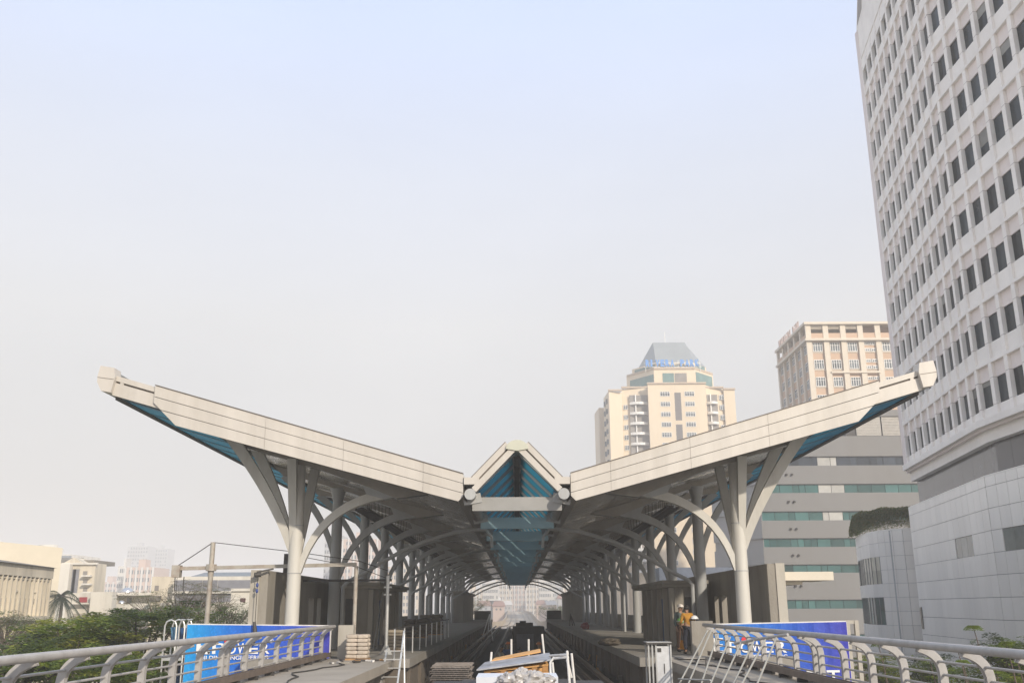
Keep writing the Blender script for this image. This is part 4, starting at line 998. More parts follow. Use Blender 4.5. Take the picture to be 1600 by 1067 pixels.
def person(label, loc, rotz, J, shirt, trousers, hair=None, helmet=None, vest=None, shoes=(0.03,0.025,0.02)):
    """J: joint positions in local metres, facing -Y"""
    t = thing('person', label, 'person', loc); t.rotation_euler = (0, 0, rotz); BASE[t.name] = Vector((0,0,0))
    g = {k: Vector(v) for k, v in J.items()}
    V = []; E = []; RD = []
    def add(p, r, par=None):
        V.append(tuple(p)); RD.append(r)
        if par is not None: E.append((par, len(V)-1))
        return len(V)-1
    up = (g['neck'] - g['pelvis']).normalized()
    pe = add(g['pelvis'], 0.125); wa = add(g['pelvis'].lerp(g['neck'], 0.4), 0.115, pe); ch = add(g['pelvis'].lerp(g['neck'], 0.78), 0.135, wa)
    nk = add(g['neck'], 0.055, ch); hd = add(g['neck'].lerp(g['head'], 0.55), 0.065, nk); h2 = add(g['head'], 0.092, hd); h3 = add(g['head'] + (g['head']-g['neck']).normalized()*0.09, 0.07, h2)
    for sd in ('L', 'R'):
        sh = add(g['sh'+sd], 0.062, ch); el = add(g['el'+sd], 0.042, sh); wr = add(g['wr'+sd], 0.028, el)
        d = (g['wr'+sd]-g['el'+sd]).normalized(); side = d.cross(Vector((0,1,0.3))).normalized()
        pm = add(g['wr'+sd] + d*0.06, 0.034, wr)
        for k, ln in enumerate((0.07, 0.08, 0.075, 0.058)):
            o_ = side*(k-1.5)*0.021; f1 = add(g['wr'+sd]+d*0.10+o_, 0.0095, pm); add(g['wr'+sd]+d*(0.10+ln)+o_+Vector((0,-0.018,0)), 0.0085, f1)
        th = add(g['wr'+sd]+d*0.05-side*0.045, 0.011, pm); add(g['wr'+sd]+d*0.095-side*0.055, 0.010, th)
        hp = add(g['hip'+sd], 0.09, pe); kn = add(g['kn'+sd], 0.062, hp); an = add(g['an'+sd], 0.042, kn)
        add(g['an'+sd] + Vector((0,-0.15,-0.045)), 0.035, an)
    body = skin('body', V, E, RD, M_skin, t)
    def chain(name, ids, rad, m_):
        v = [g[i] if isinstance(i, str) else i for i in ids]
    # shirt: torso and sleeves as one skinned surface
    def m(nm, c, **k): return mat(nm, c, 0.85, 0, 0.12, 6, bump=0.4, bscale=25, **k)
    key = '%02x%02x%02x' % tuple(int(c*255) for c in shirt)
    a, b = g['pelvis'], g['neck']
    sv = [a.lerp(b, 0.02), a.lerp(b, 0.4), a.lerp(b, 0.80), a.lerp(b, 0.93)]; se = [(0,1),(1,2),(2,3)]; sr = [0.145, 0.142, 0.158, 0.085]
    for sd in ('L', 'R'):
        i = len(sv); sv += [g['sh'+sd], g['el'+sd], g['el'+sd].lerp(g['wr'+sd], 0.85)]; sr += [0.078, 0.058, 0.045]; se += [(2,i),(i,i+1),(i+1,i+2)]
    skin('shirt', sv, se, sr, m('cloth_'+key, shirt), t)
    key = '%02x%02x%02x' % tuple(int(c*255) for c in trousers)
    tv = [a + up*0.05]; te = []; trr = [0.148]
    for sd in ('L', 'R'):
        i = len(tv); tv += [g['hip'+sd], g['kn'+sd], g['kn'+sd].lerp(g['an'+sd], 0.92)]; trr += [0.105, 0.082, 0.065]; te += [(0,i),(i,i+1),(i+1,i+2)]
    skin('trousers', tv, te, trr, m('cloth_'+key, trousers), t)
    for sd in ('L', 'R'):
        an = g['an'+sd]; mb = MB().ball(an + Vector((0,-0.06,-0.045)), (0.052,0.135,0.05), 10, 6); part('shoe', mb, mat('shoe', shoes, 0.6), t, smooth=True)
    hc = g['head'] + (g['head']-g['neck']).normalized()*0.03; f = Vector((0,-1,0))
    part('nose', MB().ball(hc + f*0.105 + Vector((0,0,-0.01)), (0.014,0.02,0.022), 6, 4), M_skin, t, smooth=True)
    part('mouth', MB().ball(hc + f*0.092 + Vector((0,0,-0.055)), (0.024,0.008,0.007), 6, 4), mat('lips', (0.3,0.1,0.08), 0.6), t)
    for s_ in (-1, 1):
        part('ear', MB().ball(hc + Vector((s_*0.092,0.0,-0.01)), (0.012,0.02,0.032), 6, 4), M_skin, t, smooth=True)
        part('eye', MB().ball(hc + f*0.086 + Vector((s_*0.033,0,0.02)), (0.014,0.01,0.008), 6, 4), M_dark, t)
    if hair: part('hair', MB().ball(hc + Vector((0,0.018,0.03)), (0.108,0.118,0.115), 12, 8, -0.35), mat('black_hair', (0.012,0.010,0.009), 0.7, 0, 0.2, 20), t, smooth=True)
    if helmet:
        nm = 'helmet_%02x%02x' % (int(helmet[0]*255), int(helmet[1]*255)); mm = mat(nm, helmet, 0.35)
        hm = part('helmet', MB().ball(hc + Vector((0,0,0.05)), (0.128,0.148,0.115), 14, 6, 0.0), mm, t, smooth=True)
        part('brim', MB().tube([hc + Vector((0,-0.02,0.045)), hc + Vector((0,-0.02,0.058))], 0.155, 16), mm, t)
    if vest:
        vv = [a.lerp(b, 0.08), a.lerp(b, 0.4), a.lerp(b, 0.80)]; skin('vest', vv, [(0,1),(1,2)], [0.158, 0.158, 0.172], mat('hi_vis', vest, 0.7), t)
        mb = MB().tube([a.lerp(b,0.30), a.lerp(b,0.36)], 0.178, 16); part('reflective_band', mb, mat('reflective', (0.7,0.7,0.66), 0.3), t)
    return t
def standing(lean=0.0, armL=(0.25,-0.05,1.12,0.27,-0.16,0.9), armR=(-0.25,-0.05,1.12,-0.27,-0.16,0.9), step=0.06, H=1.0):
    J = dict(pelvis=(0,0,0.95), neck=(0,-lean,1.45), head=(0,-lean*1.2-0.02,1.57), shL=(0.185,-lean,1.40), shR=(-0.185,-lean,1.40),
             elL=armL[:3], wrL=armL[3:], elR=armR[:3], wrR=armR[3:], hipL=(0.10,0,0.90), hipR=(-0.10,0,0.90),
             knL=(0.12,-step,0.50), knR=(-0.12,step*0.3,0.50), anL=(0.13,-step*0.4,0.09), anR=(-0.13,step,0.09))
    return {k: tuple(c*H for c in v) for k, v in J.items()}
q = atz(1077.5, 1021, 0.0)
person('worker in an orange yellow shirt and dark trousers standing at the right walkway end', (q.x, q.y, 0), R(200), standing(0.04, (0.26,-0.06,1.13,0.20,-0.26,1.02), (-0.28,0.02,1.12,-0.32,-0.05,0.88)), (0.42,0.20,0.02), (0.02,0.022,0.035), hair=True)
m = at(1085, 966, q.y-0.12)
hh = MB().ball((m.x, q.y-0.12, m.z), (0.14,0.12,0.12), 14, 6, 0.0); hh.tube([(m.x, q.y-0.14, m.z-0.01), (m.x, q.y-0.14, m.z+0.005)], 0.165, 16)
solo('safety_helmet', hh, mat('helmet_white', (0.75,0.75,0.75), 0.35), 'white safety helmet held by the worker in the orange yellow shirt', 'helmet', smooth=True)
q = at(1065.5, 1010, 39.2)
person('worker in green high visibility vest and pale helmet beside the finned room', (q.x, 39.2, 0), R(25), standing(0.0, (0.27,-0.02,1.12,0.24,-0.24,1.05), (-0.27,0.0,1.12,-0.28,-0.12,0.88), H=1.02), (0.10,0.13,0.12), (0.13,0.07,0.04), helmet=(0.72,0.66,0.60), vest=(0.22,0.60,0.12))
def squat(H=1.0, la=0.0):
    J = dict(pelvis=(0,0.12,0.30), neck=(0,-0.12,0.72), head=(0,-0.18,0.84), shL=(0.18,-0.10,0.68), shR=(-0.18,-0.10,0.68), elL=(0.24,-0.26,0.46), wrL=(0.14,-0.42+la,0.34),
             elR=(-0.24,-0.24,0.48), wrR=(-0.12,-0.42,0.30), hipL=(0.10,0.10,0.28), hipR=(-0.10,0.10,0.28), knL=(0.20,-0.28,0.50), knR=(-0.20,-0.26,0.50), anL=(0.17,-0.08,0.09), anR=(-0.17,-0.06,0.09))
    return {k: tuple(c*H for c in v) for k, v in J.items()}
for px, D_, rz, sh_, tr_, hl, hair, lab, hgt in (
    (777, 49.0, 70, (0.42,0.40,0.33), (0.10,0.10,0.10), (0.05,0.04,0.04), None, 'crouching worker in a pale shirt leftmost on the tracks', 1.32),
    (791, 50.5, 160, (0.02,0.07,0.20), (0.15,0.03,0.04), (0.75,0.17,0.02), None, 'crouching worker in a blue shirt with orange helmet left of the dark wagon', 1.42),
    (811, 48.5, 10, (0.06,0.08,0.09), (0.03,0.03,0.04), None, True, 'crouching bareheaded worker in dark clothes in front of the wagon', 1.25),
    (845, 50.0, 200, (0.03,0.06,0.16), (0.05,0.05,0.07), (0.75,0.22,0.02), None, 'crouching worker in dark blue with orange helmet right of the dark wagon', 1.42)):
    q = at(px, 1000, D_)
    person(lab, (q.x, D_, -1.35), R(rz), squat(hgt), sh_, tr_, hair=hair, helmet=hl)
# ================================================================ office tower on the right
M_tower = mat('tower_precast', (0.90,0.855,0.80), 0.85, 0, 0.05, 0.4, rnd=0.03, bump=0.2, bscale=10, dirt=(0.72,0.67,0.63), dirt_amt=0.5, dirt_scale=0.35)
M_tower_rev = mat('tower_reveal', (0.80,0.72,0.68), 0.85, 0, 0.06, 0.5, dirt=(0.65,0.57,0.54), dirt_amt=0.35, dirt_scale=0.5)
M_podium = mat('podium_panel', (0.90,0.87,0.82), 0.40, 0.2, 0.06, 0.3, rnd=0.04, bump=0.05, bscale=0.6, dirt=(0.74,0.72,0.70), dirt_amt=0.35, dirt_scale=0.3, streak=True)
M_joint = mat('joint_dark', (0.20,0.19,0.19), 0.9)
M_twin = mat('tower_window', (0.018,0.027,0.034), 0.18, 0.0, 0.2, 0.5, rnd=0.6, bump=0.05, bscale=0.5, spec=0.14)
corner = at(1535, 668, 59.0); CX, CY = corner.x, 59.0
dA = Vector((-0.151, -1.0)).normalized()                # from the far edge towards the corner
LA = 19.5; NB = 10
FA = Fac((CX - dA.x*LA, CY - dA.y*LA), dA)
FB = Fac((CX, CY), (0.0, -1.0))
tz0 = 12.35; FH = 3.78; NF = 10
tw = thing('office_tower', 'tall white office tower with a deep grid of narrow dark windows filling the right edge', 'office tower', (CX+8, CY, GZ))
LB = 19.5
# core volume (set back behind the relief) and crown
core = MB()
back = CX + 24
def core_poly(o_, z0, z1, mb):
    a = FA.pt(-0.0, o_, 0); c = FA.pt(LA, o_, 0); c2 = FB.pt(0, o_, 0); b = FB.pt(LB, o_, 0)
    pts = [a, Vector(((c.x+c2.x)/2, (c.y+c2.y)/2, 0)), b, Vector((back, b.y, 0)), Vector((back, a.y, 0))]
    mb.prism([Vector((p.x, p.y, z0)) for p in pts], (0,0,z1-z0))
core_poly(-0.5, tz0+0.3, tz0+NF*FH-1.2, core); part('core', core, M_tower, tw)
nA, nB = NB, 10; bA, bB = LA/NB, LB/10
for F_, n_, b_ in ((FA, nA, bA), (FB, nB, bB)):
    Rl = F_.rel()
    pw = 0.42
    me_p = Rl.box(MB(), -pw/2, pw/2, -0.498, 0.0, 0, NF*FH).mesh('pier', M_tower)
    me_s = Rl.box(MB(), pw/2+0.003, b_-pw/2-0.003, -0.496, -0.15, 0, 1.02).mesh('sill_panel', M_tower)
    me_j = Rl.box(MB(), pw/2+0.003, b_-pw/2-0.003, -0.497, -0.19, 2.66, FH-0.22).mesh('lintel_panel', M_tower_rev)
    fr = MB(); Rl.box(fr, pw/2+0.003, b_-pw/2-0.003, -0.47, -0.27, 1.02, 2.66)
    me_w = fr.mesh('window', M_twin)
    for k in range(n_ + 1):
        if F_ is FA and k == n_: continue
        if F_ is FB and k == 0:     # corner pier wraps both facets
            m = MB(); a1 = FA.pt(LA-pw/2, 0, 0); a0 = FA.pt(LA-pw/2, -0.5, 0); b1 = FB.pt(pw/2, 0, 0); b0 = FB.pt(pw/2, -0.5, 0)
            m.prism([Vector((p.x, p.y, tz0+0.02)) for p in (a1, Vector((CX, CY, 0)), b1, b0, a0)], (0,0,NF*FH)); part('pier', m, M_tower, tw); continue
        piece('pier', me_p, tw, F_.pt(k*b_, 0, tz0+0.02))
        # block joints of the pier
    for f in range(NF):
        z = tz0 + FH*f
        for k in range(n_):
            p = F_.pt(k*b_, 0, z)
            piece('sill_panel', me_s, tw, p); w = piece('window', me_w, tw, p); piece('lintel_panel', me_j, tw, p)
            if (k*7 + f*13 + k*f*3) % 9 == 0:
                hb = Rl.box(MB(), pw/2+0.01, b_-pw/2-0.01, -0.268, -0.255, 2.62-((k+f) % 4)*0.32-0.25, 2.645).mesh('blind', mat('roller_blind', (0.22,0.215,0.20), 0.7, rnd=0.3)); piece('blind', hb, w, p)
    for f in range(1, NF+1):
        m = MB(); F_.box(m, (0.0 if F_ is FA else 0.0), (LA if F_ is FA else LB), -0.44, 0.015, tz0+FH*f-0.22, tz0+FH*f-0.02); part('ledge', m, M_tower, tw)
    mj = MB()
    for f in range(NF):
        z = tz0+FH*f
        for k in range(n_+1):
            for zz in (z+1.02, z+2.66): F_.box(mj, k*b_-pw/2-0.002, k*b_+pw/2+0.002, -0.3, 0.004, zz-0.012, zz+0.012)
        F_.box(mj, 0, (LA if F_ is FA else LB), -0.4, -0.196, z+0.48, z+0.50)
    part('panel_joints', mj, mat('joint_soft', (0.36,0.32,0.30), 0.9), tw, kind='stuff')
# crown: a plain band whose far end is cut back in a long chamfer with a flat dark panel painted as recess shade
zt1 = 50.3; zcr = 53.2
def crown_ring(s0, o_, z):
    a = FA.pt(s0, o_, 0); c = FA.pt(LA, o_, 0); c2 = FB.pt(0, o_, 0); b = FB.pt(LB, o_, 0)
    return [Vector((p[0], p[1], z)) for p in (a, ((c.x+c2.x)/2, (c.y+c2.y)/2), b, (back, b.y), (back, a.y))]
def loft(mb, r0, r1):
    k = len(mb.v); mb.v += r0 + r1; n = len(r0)
    mb.f.append(tuple(k+i for i in reversed(range(n)))); mb.f.append(tuple(k+n+i for i in range(n)))
    for i in range(n): j = (i+1) % n; mb.f.append((k+i, k+j, k+n+j, k+n+i))
m = MB(); loft(m, crown_ring(-0.5, -0.04, tz0+NF*FH-1.5), crown_ring(-0.5, -0.04, zcr)); part('crown', m, M_tower, tw)
m = MB(); loft(m, crown_ring(-0.5, -0.04, zcr+0.003), crown_ring(4.6, -0.04, zcr+7.5)); part('crown', m, M_tower, tw)
m = MB(); m.prism([FA.pt(0.1, -0.038, zcr+0.3), FA.pt(2.3, -0.038, zcr+0.6), FA.pt(5.6, -0.038, zcr+7.4), FA.pt(4.8, -0.038, zcr+7.4)], FA.n*0.03); part('crown_shade', m, mat('recess_shade', (0.34,0.31,0.29), 0.9), tw)
# far side return of the tower (faces away, seen edge on)
m = MB(); a = FA.pt(0, 0, 0); m.prism([Vector((p[0], p[1], tz0+0.3)) for p in ((a.x, a.y), (a.x+0.5, a.y+0.02), (a.x+6.0, a.y+9.0), (a.x+5.6, a.y+9.3), (a.x-0.02, a.y+0.6))], (0,0,40.4)); part('return_wall', m, M_tower_rev, tw)
# cornice, white band, glass band
m = MB(); core_poly(0.38, tz0-0.12, tz0+0.30, m); part('cornice', m, M_tower, tw)
m = MB(); core_poly(0.12, tz0-0.30, tz0-0.12, m); part('cornice_foot', m, M_tower_rev, tw)
m = MB(); core_poly(-0.15, 11.35, tz0-0.30, m); part('white_band', m, M_tower, tw)
M_strip = mat('strip_glass', (0.085,0.080,0.082), 0.16, 0, 0.1, 0.3, rnd=0.12)
m = MB(); core_poly(-0.75, 9.0, 11.35, m); part('glass_band_core', m, M_joint, tw)
for F_, L_, w_ in ((FA, LA, 2.43), (FB, LB, 1.95)):
    me = F_.rel().box(MB(), 0.015, w_-0.015, -0.70, -0.62, 0, 2.32).mesh('band_glass', M_strip)
    for k in range(int(round(L_/w_))): piece('band_glass', me, tw, F_.pt(k*w_, 0, 9.03))
# podium: panels of white cladding
PZ0, PZ1 = -5.2, 9.25
podb = MB(); core_poly(0.25, GZ, PZ1-0.01, podb); part('podium_core', podb, M_joint, tw)
rows = []; z = PZ1; hs = [0.62] + [1.30]*10
for h in hs: rows.append((z-h, z)); z -= h
W1, W2 = (1505, 1541), (1560, 1640)
s1 = [FA.s_px(p) for p in W1]; s2 = [FB.s_px(p) for p in W2]
for F_, L_, w_ in ((FA, LA, 1.30), (FB, LB, 1.30)):
    n_ = int(L_/w_+0.01)
    cache = {}
    for r, (z0, z1) in enumerate(rows):
        for k in range(n_):
            sa, sb = k*w_, (k+1)*w_
            win = (F_ is FA and r == 3 and k in (9, 10, 11)) or (F_ is FB and r == 3 and k in (1, 2, 3, 4, 6, 7))
            if (r, 0) not in cache:
                cache[(r, 0)] = F_.rel().box(MB(), 0.016, w_-0.016, 0.252, 0.30, 0.014, z1-z0-0.014).mesh('cladding_panel', M_podium)
            if win:
                if 'w' not in cache: cache['w'] = F_.rel().box(MB(), 0.02, w_-0.02, 0.20, 0.262, 0.014, z1-z0-0.014).mesh('window', mat('pale_window', (0.20,0.21,0.19), 0.12, 0, 0.15, 1, rnd=0.3))
                piece('window', cache['w'], tw, F_.pt(sa, 0, z0))
            else: piece('cladding_panel', cache[(r, 0)], tw, F_.pt(sa, 0, z0))
m = MB(); core_poly(0.302, PZ1, PZ1+0.06, m); part('podium_coping', m, M_podium, tw)
# entrance glazing at the foot
m = MB(); FA.box(m, 0.6, 6.5, 0.302, 0.42, GZ, rows[-1][0]-0.02); part('entrance_glass', m, M_glass, tw)
for k in range(5): m = MB(); FA.box(m, 0.8+1.3*k, 0.95+1.3*k, 0.42, 0.5, GZ, rows[-1][0]-0.02); part('entrance_mullion', m, M_podium, tw)
m = MB(); s_ = FA.s_px(1432); FA.box(m, 0.25, 0.75, 0.302, 0.36, at(1432, 982, 78).z, at(1432, 948, 78).z); part('slot_window', m, M_glass, tw)
# ================================================================ curved annex with a roof hedge
an = thing('curved_annex', 'low curved white panelled annex with a hedge on its roof beside the tower', 'annex', (34, 84, GZ))
pl_ = []
for px, D_ in ((1336,93.5),(1345,89.0),(1357,86.2),(1372,84.2),(1390,82.8),(1408,82.0),(1427,81.5),(1446,81.5)):
    p = at(px, 830, D_); pl_.append(Vector((p.x, p.y, 0)))
atop = at(1400, 827.5, 82.3).z
m = MB(); m.prism([Vector((p.x, p.y, GZ)) for p in pl_] + [Vector((pl_[-1].x+3, 100, GZ)), Vector((pl_[0].x+4, 100, GZ))], (0,0,atop-GZ)); part('core', m, mat('annex_core', (0.42,0.42,0.42), 0.8), an)
def polyline_s(pts):
    s_ = [0]
    for a, b in zip(pts[:-1], pts[1:]): s_.append(s_[-1] + (b-a).length)
    return s_
ss_ = polyline_s(pl_)
def on_line(s):
    s = max(0, min(ss_[-1]-1e-6, s))
    for i in range(len(pl_)-1):
        if s <= ss_[i+1]: f = (s-ss_[i])/(ss_[i+1]-ss_[i]); return pl_[i].lerp(pl_[i+1], f)
    return pl_[-1]
nP = 15; wP = ss_[-1]/nP
za = atop - 0.25; hts = []
zz = atop
for h in (0.95, 1.15, 1.12, 1.12, 1.12, 1.12, 1.12, 1.12, 1.12, 1.12, 1.12): hts.append((zz-h, zz)); zz -= h
M_teal = mat('teal_window', (0.07,0.13,0.125), 0.08, 0, 0.25, 0.6, rnd=0.4)
M_curt = mat('curtained_window', (0.50,0.47,0.38), 0.3, 0, 0.2, 1.5, rnd=0.25)
for r, (z0, z1) in enumerate(hts):
    for k in range(nP):
        a, b = on_line(k*wP), on_line((k+1)*wP); f_ = Fac((a.x, a.y), (b.x-a.x, b.y-a.y)); L_ = (b-a).length
        wpx = (k+1)*wP < ss_[3]+0.5; win = wpx and r in (2, 3, 5, 6)
        m = MB()
        if win:
            f_.box(m, 0.02, L_-0.02, -0.03, 0.02, z0+0.0, z1-0.0); part('window', m, M_curt if (r in (2,3) and k > 1) else M_teal, an)
            f2 = MB(); f_.box(f2, L_-0.05, L_+0.03, -0.01, 0.06, z0, z1); part('mullion', f2, M_joint, an)
        else:
            f_.box(m, 0.014, L_-0.014, 0.004, 0.05, z0+0.012, z1-0.012); part('cladding_panel', m, M_podium, an)
m = MB(); m.prism([Vector((p.x, p.y-0.06, atop)) for p in pl_] + [Vector((pl_[-1].x+3, 100, atop)), Vector((pl_[0].x+4, 100, atop))], (0,0,0.10)); part('coping', m, M_podium, an)
# ================================================================ grey banded building
gb = thing('grey_office_block', 'grey office block with long horizontal bands of green glass behind the right wing', 'office block', (at(1300,900,140).x, 150, GZ))
M_grey = mat('grey_tile', (0.215,0.208,0.200), 0.8, 0, 0.07, 0.15, streak=True, bump=0.1, bscale=3, dirt=(0.20,0.185,0.17), dirt_amt=0.5, dirt_scale=0.12)
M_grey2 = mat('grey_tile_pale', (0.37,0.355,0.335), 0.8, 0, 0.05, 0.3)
M_green = mat('green_glass', (0.045,0.115,0.11), 0.10, 0, 0.2, 0.3, rnd=0.5)
M_bluegl = mat('blue_grey_glass', (0.04,0.05,0.065), 0.10, 0, 0.2, 0.3, rnd=0.3)
M_blind = mat('blind_white', (0.42,0.41,0.38), 0.5, 0, 0.1, 1, rnd=0.15)
x0 = at(1191, 830, 140).x; x1 = x0 + 34; FG = Fac((x0, 140), (1, 0))
def gz(py, px=1330): return at(px, py, 140).z
bands = [(712.5,727.5),(755.5,770),(798,813),(840,854.5),(881,895),(936,951),(990,1004)]
FS = Fac((x0-5.0, 140+10.0), (5.0, -10.0))
edges = [gz(672)]
prev = gz(681)
wallz = []
for a, b in bands: wallz.append((gz(a), prev)); prev = gz(b)
wallz.append((GZ, prev))
for i, (z0, z1) in enumerate(wallz):
    m = MB(); FG.box(m, 0, 34, -14, 0, z0, z1); part('spandrel', m, M_grey, gb)
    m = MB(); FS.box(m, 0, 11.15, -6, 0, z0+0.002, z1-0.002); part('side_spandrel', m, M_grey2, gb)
    if 0 < i < 6:
        for q_ in (4.1, 4.9): m = MB().tube([FG.pt(q_, 0.0, (z0+z1)/2+0.1), FG.pt(q_, 0.28, (z0+z1)/2+0.05)], 0.16, 8); part('vent', m, M_dark, gb)
rr = random.Random(5)
for i, (a, b) in enumerate(bands):
    z0, z1 = gz(b), gz(a)
    m = MB(); FG.box(m, 0.2, 33.8, -10, -0.45, z0+0.002, z1-0.002); part('band_core', m, M_dark, gb)
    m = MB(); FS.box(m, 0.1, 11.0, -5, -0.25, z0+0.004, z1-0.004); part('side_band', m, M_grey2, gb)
    s = 0.15
    while s < 33.4:
        w_ = rr.choice((0.9, 1.9, 2.0, 1.0)); w_ = min(w_, 33.8 - s)
        m = MB(); FG.box(m, s+0.03, s+w_-0.04, -0.40, -0.30, z0+0.05, z1-0.05)
        mt_ = M_bluegl if i == 0 else M_green
        if 8.3 < s < 11.3 and i < 3: mt_ = M_blind
        part('window', m, mt_, gb); s += w_
    m = MB()
    FG.box(m, 0, 34, -0.3, -0.18, z1-0.07, z1-0.003); FG.box(m, 0, 34, -0.3, -0.18, z0+0.003, z0+0.08); part('window_rail', m, mat('grey_frame', (0.2,0.2,0.2), 0.5), gb)
zl0, zl1 = gz(680), gz(650)
m = MB(); FG.box(m, 13.5, 34, -8, -0.5, zl0, zl1); part('plant_room', m, M_dark, gb)
m = MB(); FG.box(m, 13.5, 34, -8, -0.1, zl1, gz(640)); part('plant_roof', m, M_grey, gb)
M_lat = mat('lattice_white', (0.62,0.58,0.52), 0.7, 0, 0.04, 1)
for sa, sb in ((FG.s_px(1339, 665), FG.s_px(1376.5, 665)), (FG.s_px(1380, 665), FG.s_px(1420, 665))):
    m = MB(); n_ = 22; k = 0
    for k in range(n_+1): s = sa+(sb-sa)*k/n_; FG.box(m, s-0.035, s+0.035, -0.45, -0.3, zl0+0.05, zl1-0.05)
    for j in range(13): z = zl0+0.05+(zl1-zl0-0.1)*j/12; FG.box(m, sa, sb, -0.43, -0.29, z-0.03, z+0.03)
    part('lattice_screen', m, M_lat, gb, kind='stuff')
# pale low roof seen between the columns
solo('low_white_roof', MB().box(at(1030,895,120).x, at(1150,895,120).x, 120, 128, GZ, at(1090,886,120).z), mat('pale_roof', (0.55,0.57,0.60), 0.6), 'low pale blue white building seen between the right columns', 'building')
# ================================================================ cream residential tower with pyramid roof
rv = thing('residential_tower', 'cream apartment tower with stepped crown and grey hipped roof', 'apartment tower', (at(1050,800,285).x, 285, GZ))
M_cream = mat('cream_render', (0.68,0.57,0.42), 0.85, 0, 0.05, 0.1, streak=True, bump=0.1, bscale=2, dirt=(0.5,0.42,0.32), dirt_amt=0.4, dirt_scale=0.08)
M_cream2 = mat('cream_tile_shadow', (0.48,0.44,0.38), 0.85, 0, 0.08, 0.2)
M_wf = mat('white_frame', (0.70,0.69,0.66), 0.5)
M_wglass = mat('flat_window_glass', (0.10,0.12,0.135), 0.15, 0, 0.3, 0.5, rnd=0.5)
M_loggia = mat('loggia_shade', (0.24,0.22,0.20), 0.9, 0, 0.1, 0.5)
def rp_(px, py, D): return at(px, py, D)
def pxprism(corners, pytop, pyref_px, Dref, mat_, parent, name='wall', zb=GZ, pref=650):
    z = at(pyref_px, pytop, Dref).z
    m = MB(); pts = [Vector((at(px, pref, D).x, D, zb)) for px, D in corners]
    m.prism(pts, (0, 0, z-zb)); part(name, m, mat_, parent); return z
DC = 280
zc_ = pxprism([(1014,DC),(1105,DC),(1105,DC+22),(1014,DC+22)], 600.5, 1060, DC, M_cream, rv)
zr_ = pxprism([(972.5,DC+4),(1013.9,DC+3),(1013.9,DC+20),(972.5,DC+20)], 607, 995, DC+3.5, M_cream, rv)
pxprism([(1105.1,DC+3),(1133,DC+4.5),(1133,DC+20),(1105.1,DC+20)], 607, 1120, DC+4, M_cream, rv)
zl_ = pxprism([(952.5,DC+1),(972.4,DC+2),(972.4,DC+22),(956,DC+22)], 611.5, 962, DC+1, M_cream, rv)
pxprism([(943.9,DC+12),(952.4,DC+1),(955.5,DC+12)], 616, 948, DC+6, M_cream, rv)
pxprism([(929,DC+24),(936,DC+14),(944,DC+14),(956,DC+24)], 639, 938, DC+16, M_cream, rv)
pxprism([(1133.1,DC+3.5),(1150.5,DC+3.5),(1150.5,DC+20),(1133.1,DC+20)], 609, 1140, DC+4, M_cream, rv)
# copings
for a, b, D_, py in ((1013, 1106, DC, 600), (951.5, 973, DC+1, 611), (1132.5, 1151.5, DC+3.5, 609), (972.5, 1014, DC+3.4, 606.5), (1105, 1133, DC+3.4, 606.5)):
    z = at((a+b)/2, py, D_).z; part('coping', MB().box(at(a,650,D_).x, at(b,650,D_).x, D_-0.35, D_+0.4, z, z+0.5), mat('coping_tan', (0.45,0.36,0.27), 0.8), rv)
# windows: frame with two panes
fh_ = (at(1025, 615.4, DC).z - at(1025, 663, DC).z) / 3.0
def wmesh(w_, h_, nm=3):
    fr = MB(); fr.box(0, w_, -0.12, 0, 0, 0.12); fr.box(0, w_, -0.12, 0, h_-0.12, h_); fr.box(0, 0.12, -0.12, 0, 0.12, h_-0.12); fr.box(w_-0.12, w_, -0.12, 0, 0.12, h_-0.12)
    for k in range(1, nm): x = w_*k/nm; fr.box(x-0.06, x+0.06, -0.11, 0, 0.12, h_-0.12)
    fr.box(0.12, w_-0.12, -0.09, 0, h_*0.66, h_*0.66+0.08)
    gl = MB().box(0.1, w_-0.1, -0.05, 0.0, 0.1, h_-0.1)
    return fr.mesh('window', M_wf), gl.mesh('pane', M_wglass)
wf, wg = wmesh(2.9, 1.45, 4); wf2, wg2 = wmesh(1.3, 1.5, 2)
ztop0 = at(1040, 615.5, DC).z
for f in range(17):
    zc0 = ztop0 - fh_*f - 0.72
    if zc0 < GZ+3: break
    for px in (1033, 1071.5):
        x = at(px, 650, DC).x; w = piece('window', wf, rv, (x, DC-0.004, zc0)); piece('pane', wg, w, (x, DC-0.004, zc0))
    zw = zc0 - 4.0*0
    x = at(974.5, 650, DC+3.9).x; w = piece('window', wf2, rv, (x, DC+3.8, zc0-3.2)); piece('pane', wg2, w, (x, DC+3.8, zc0-3.2))
    x = at(1125.5, 650, DC+4.2).x; w = piece('window', wf2, rv, (x, DC+3.9, zc0-0.3)); piece('pane', wg2, w, (x, DC+3.9, zc0-0.3))
    # balconies
    for pa, pb, D_ in ((984.5, 1013, DC+2.9), (1106, 1122.5, DC+2.9)):
        xa, xb = at(pa,650,D_).x, at(pb,650,D_).x; z = zc0 - 1.9
        part('loggia', MB().box(xa, xb, D_+0.02, D_+0.3, z+0.9, z+fh_-0.1), M_loggia, rv)
        n_ = 6; pts = [Vector((xa+(xb-xa)*k/n_, D_-0.3-1.0*math.sin(math.pi*k/n_), z)) for k in range(n_+1)] + [Vector((xb, D_+0.2, z)), Vector((xa, D_+0.2, z))]
        part('balcony', MB().prism(pts, (0,0,0.75)), M_wf, rv)
        xm = xa+(xb-xa)*0.32; part('balcony_pillar', MB().box(xm-0.15, xm+0.2, D_-0.5, D_-0.1, z+0.75, z+fh_), M_wf, rv)
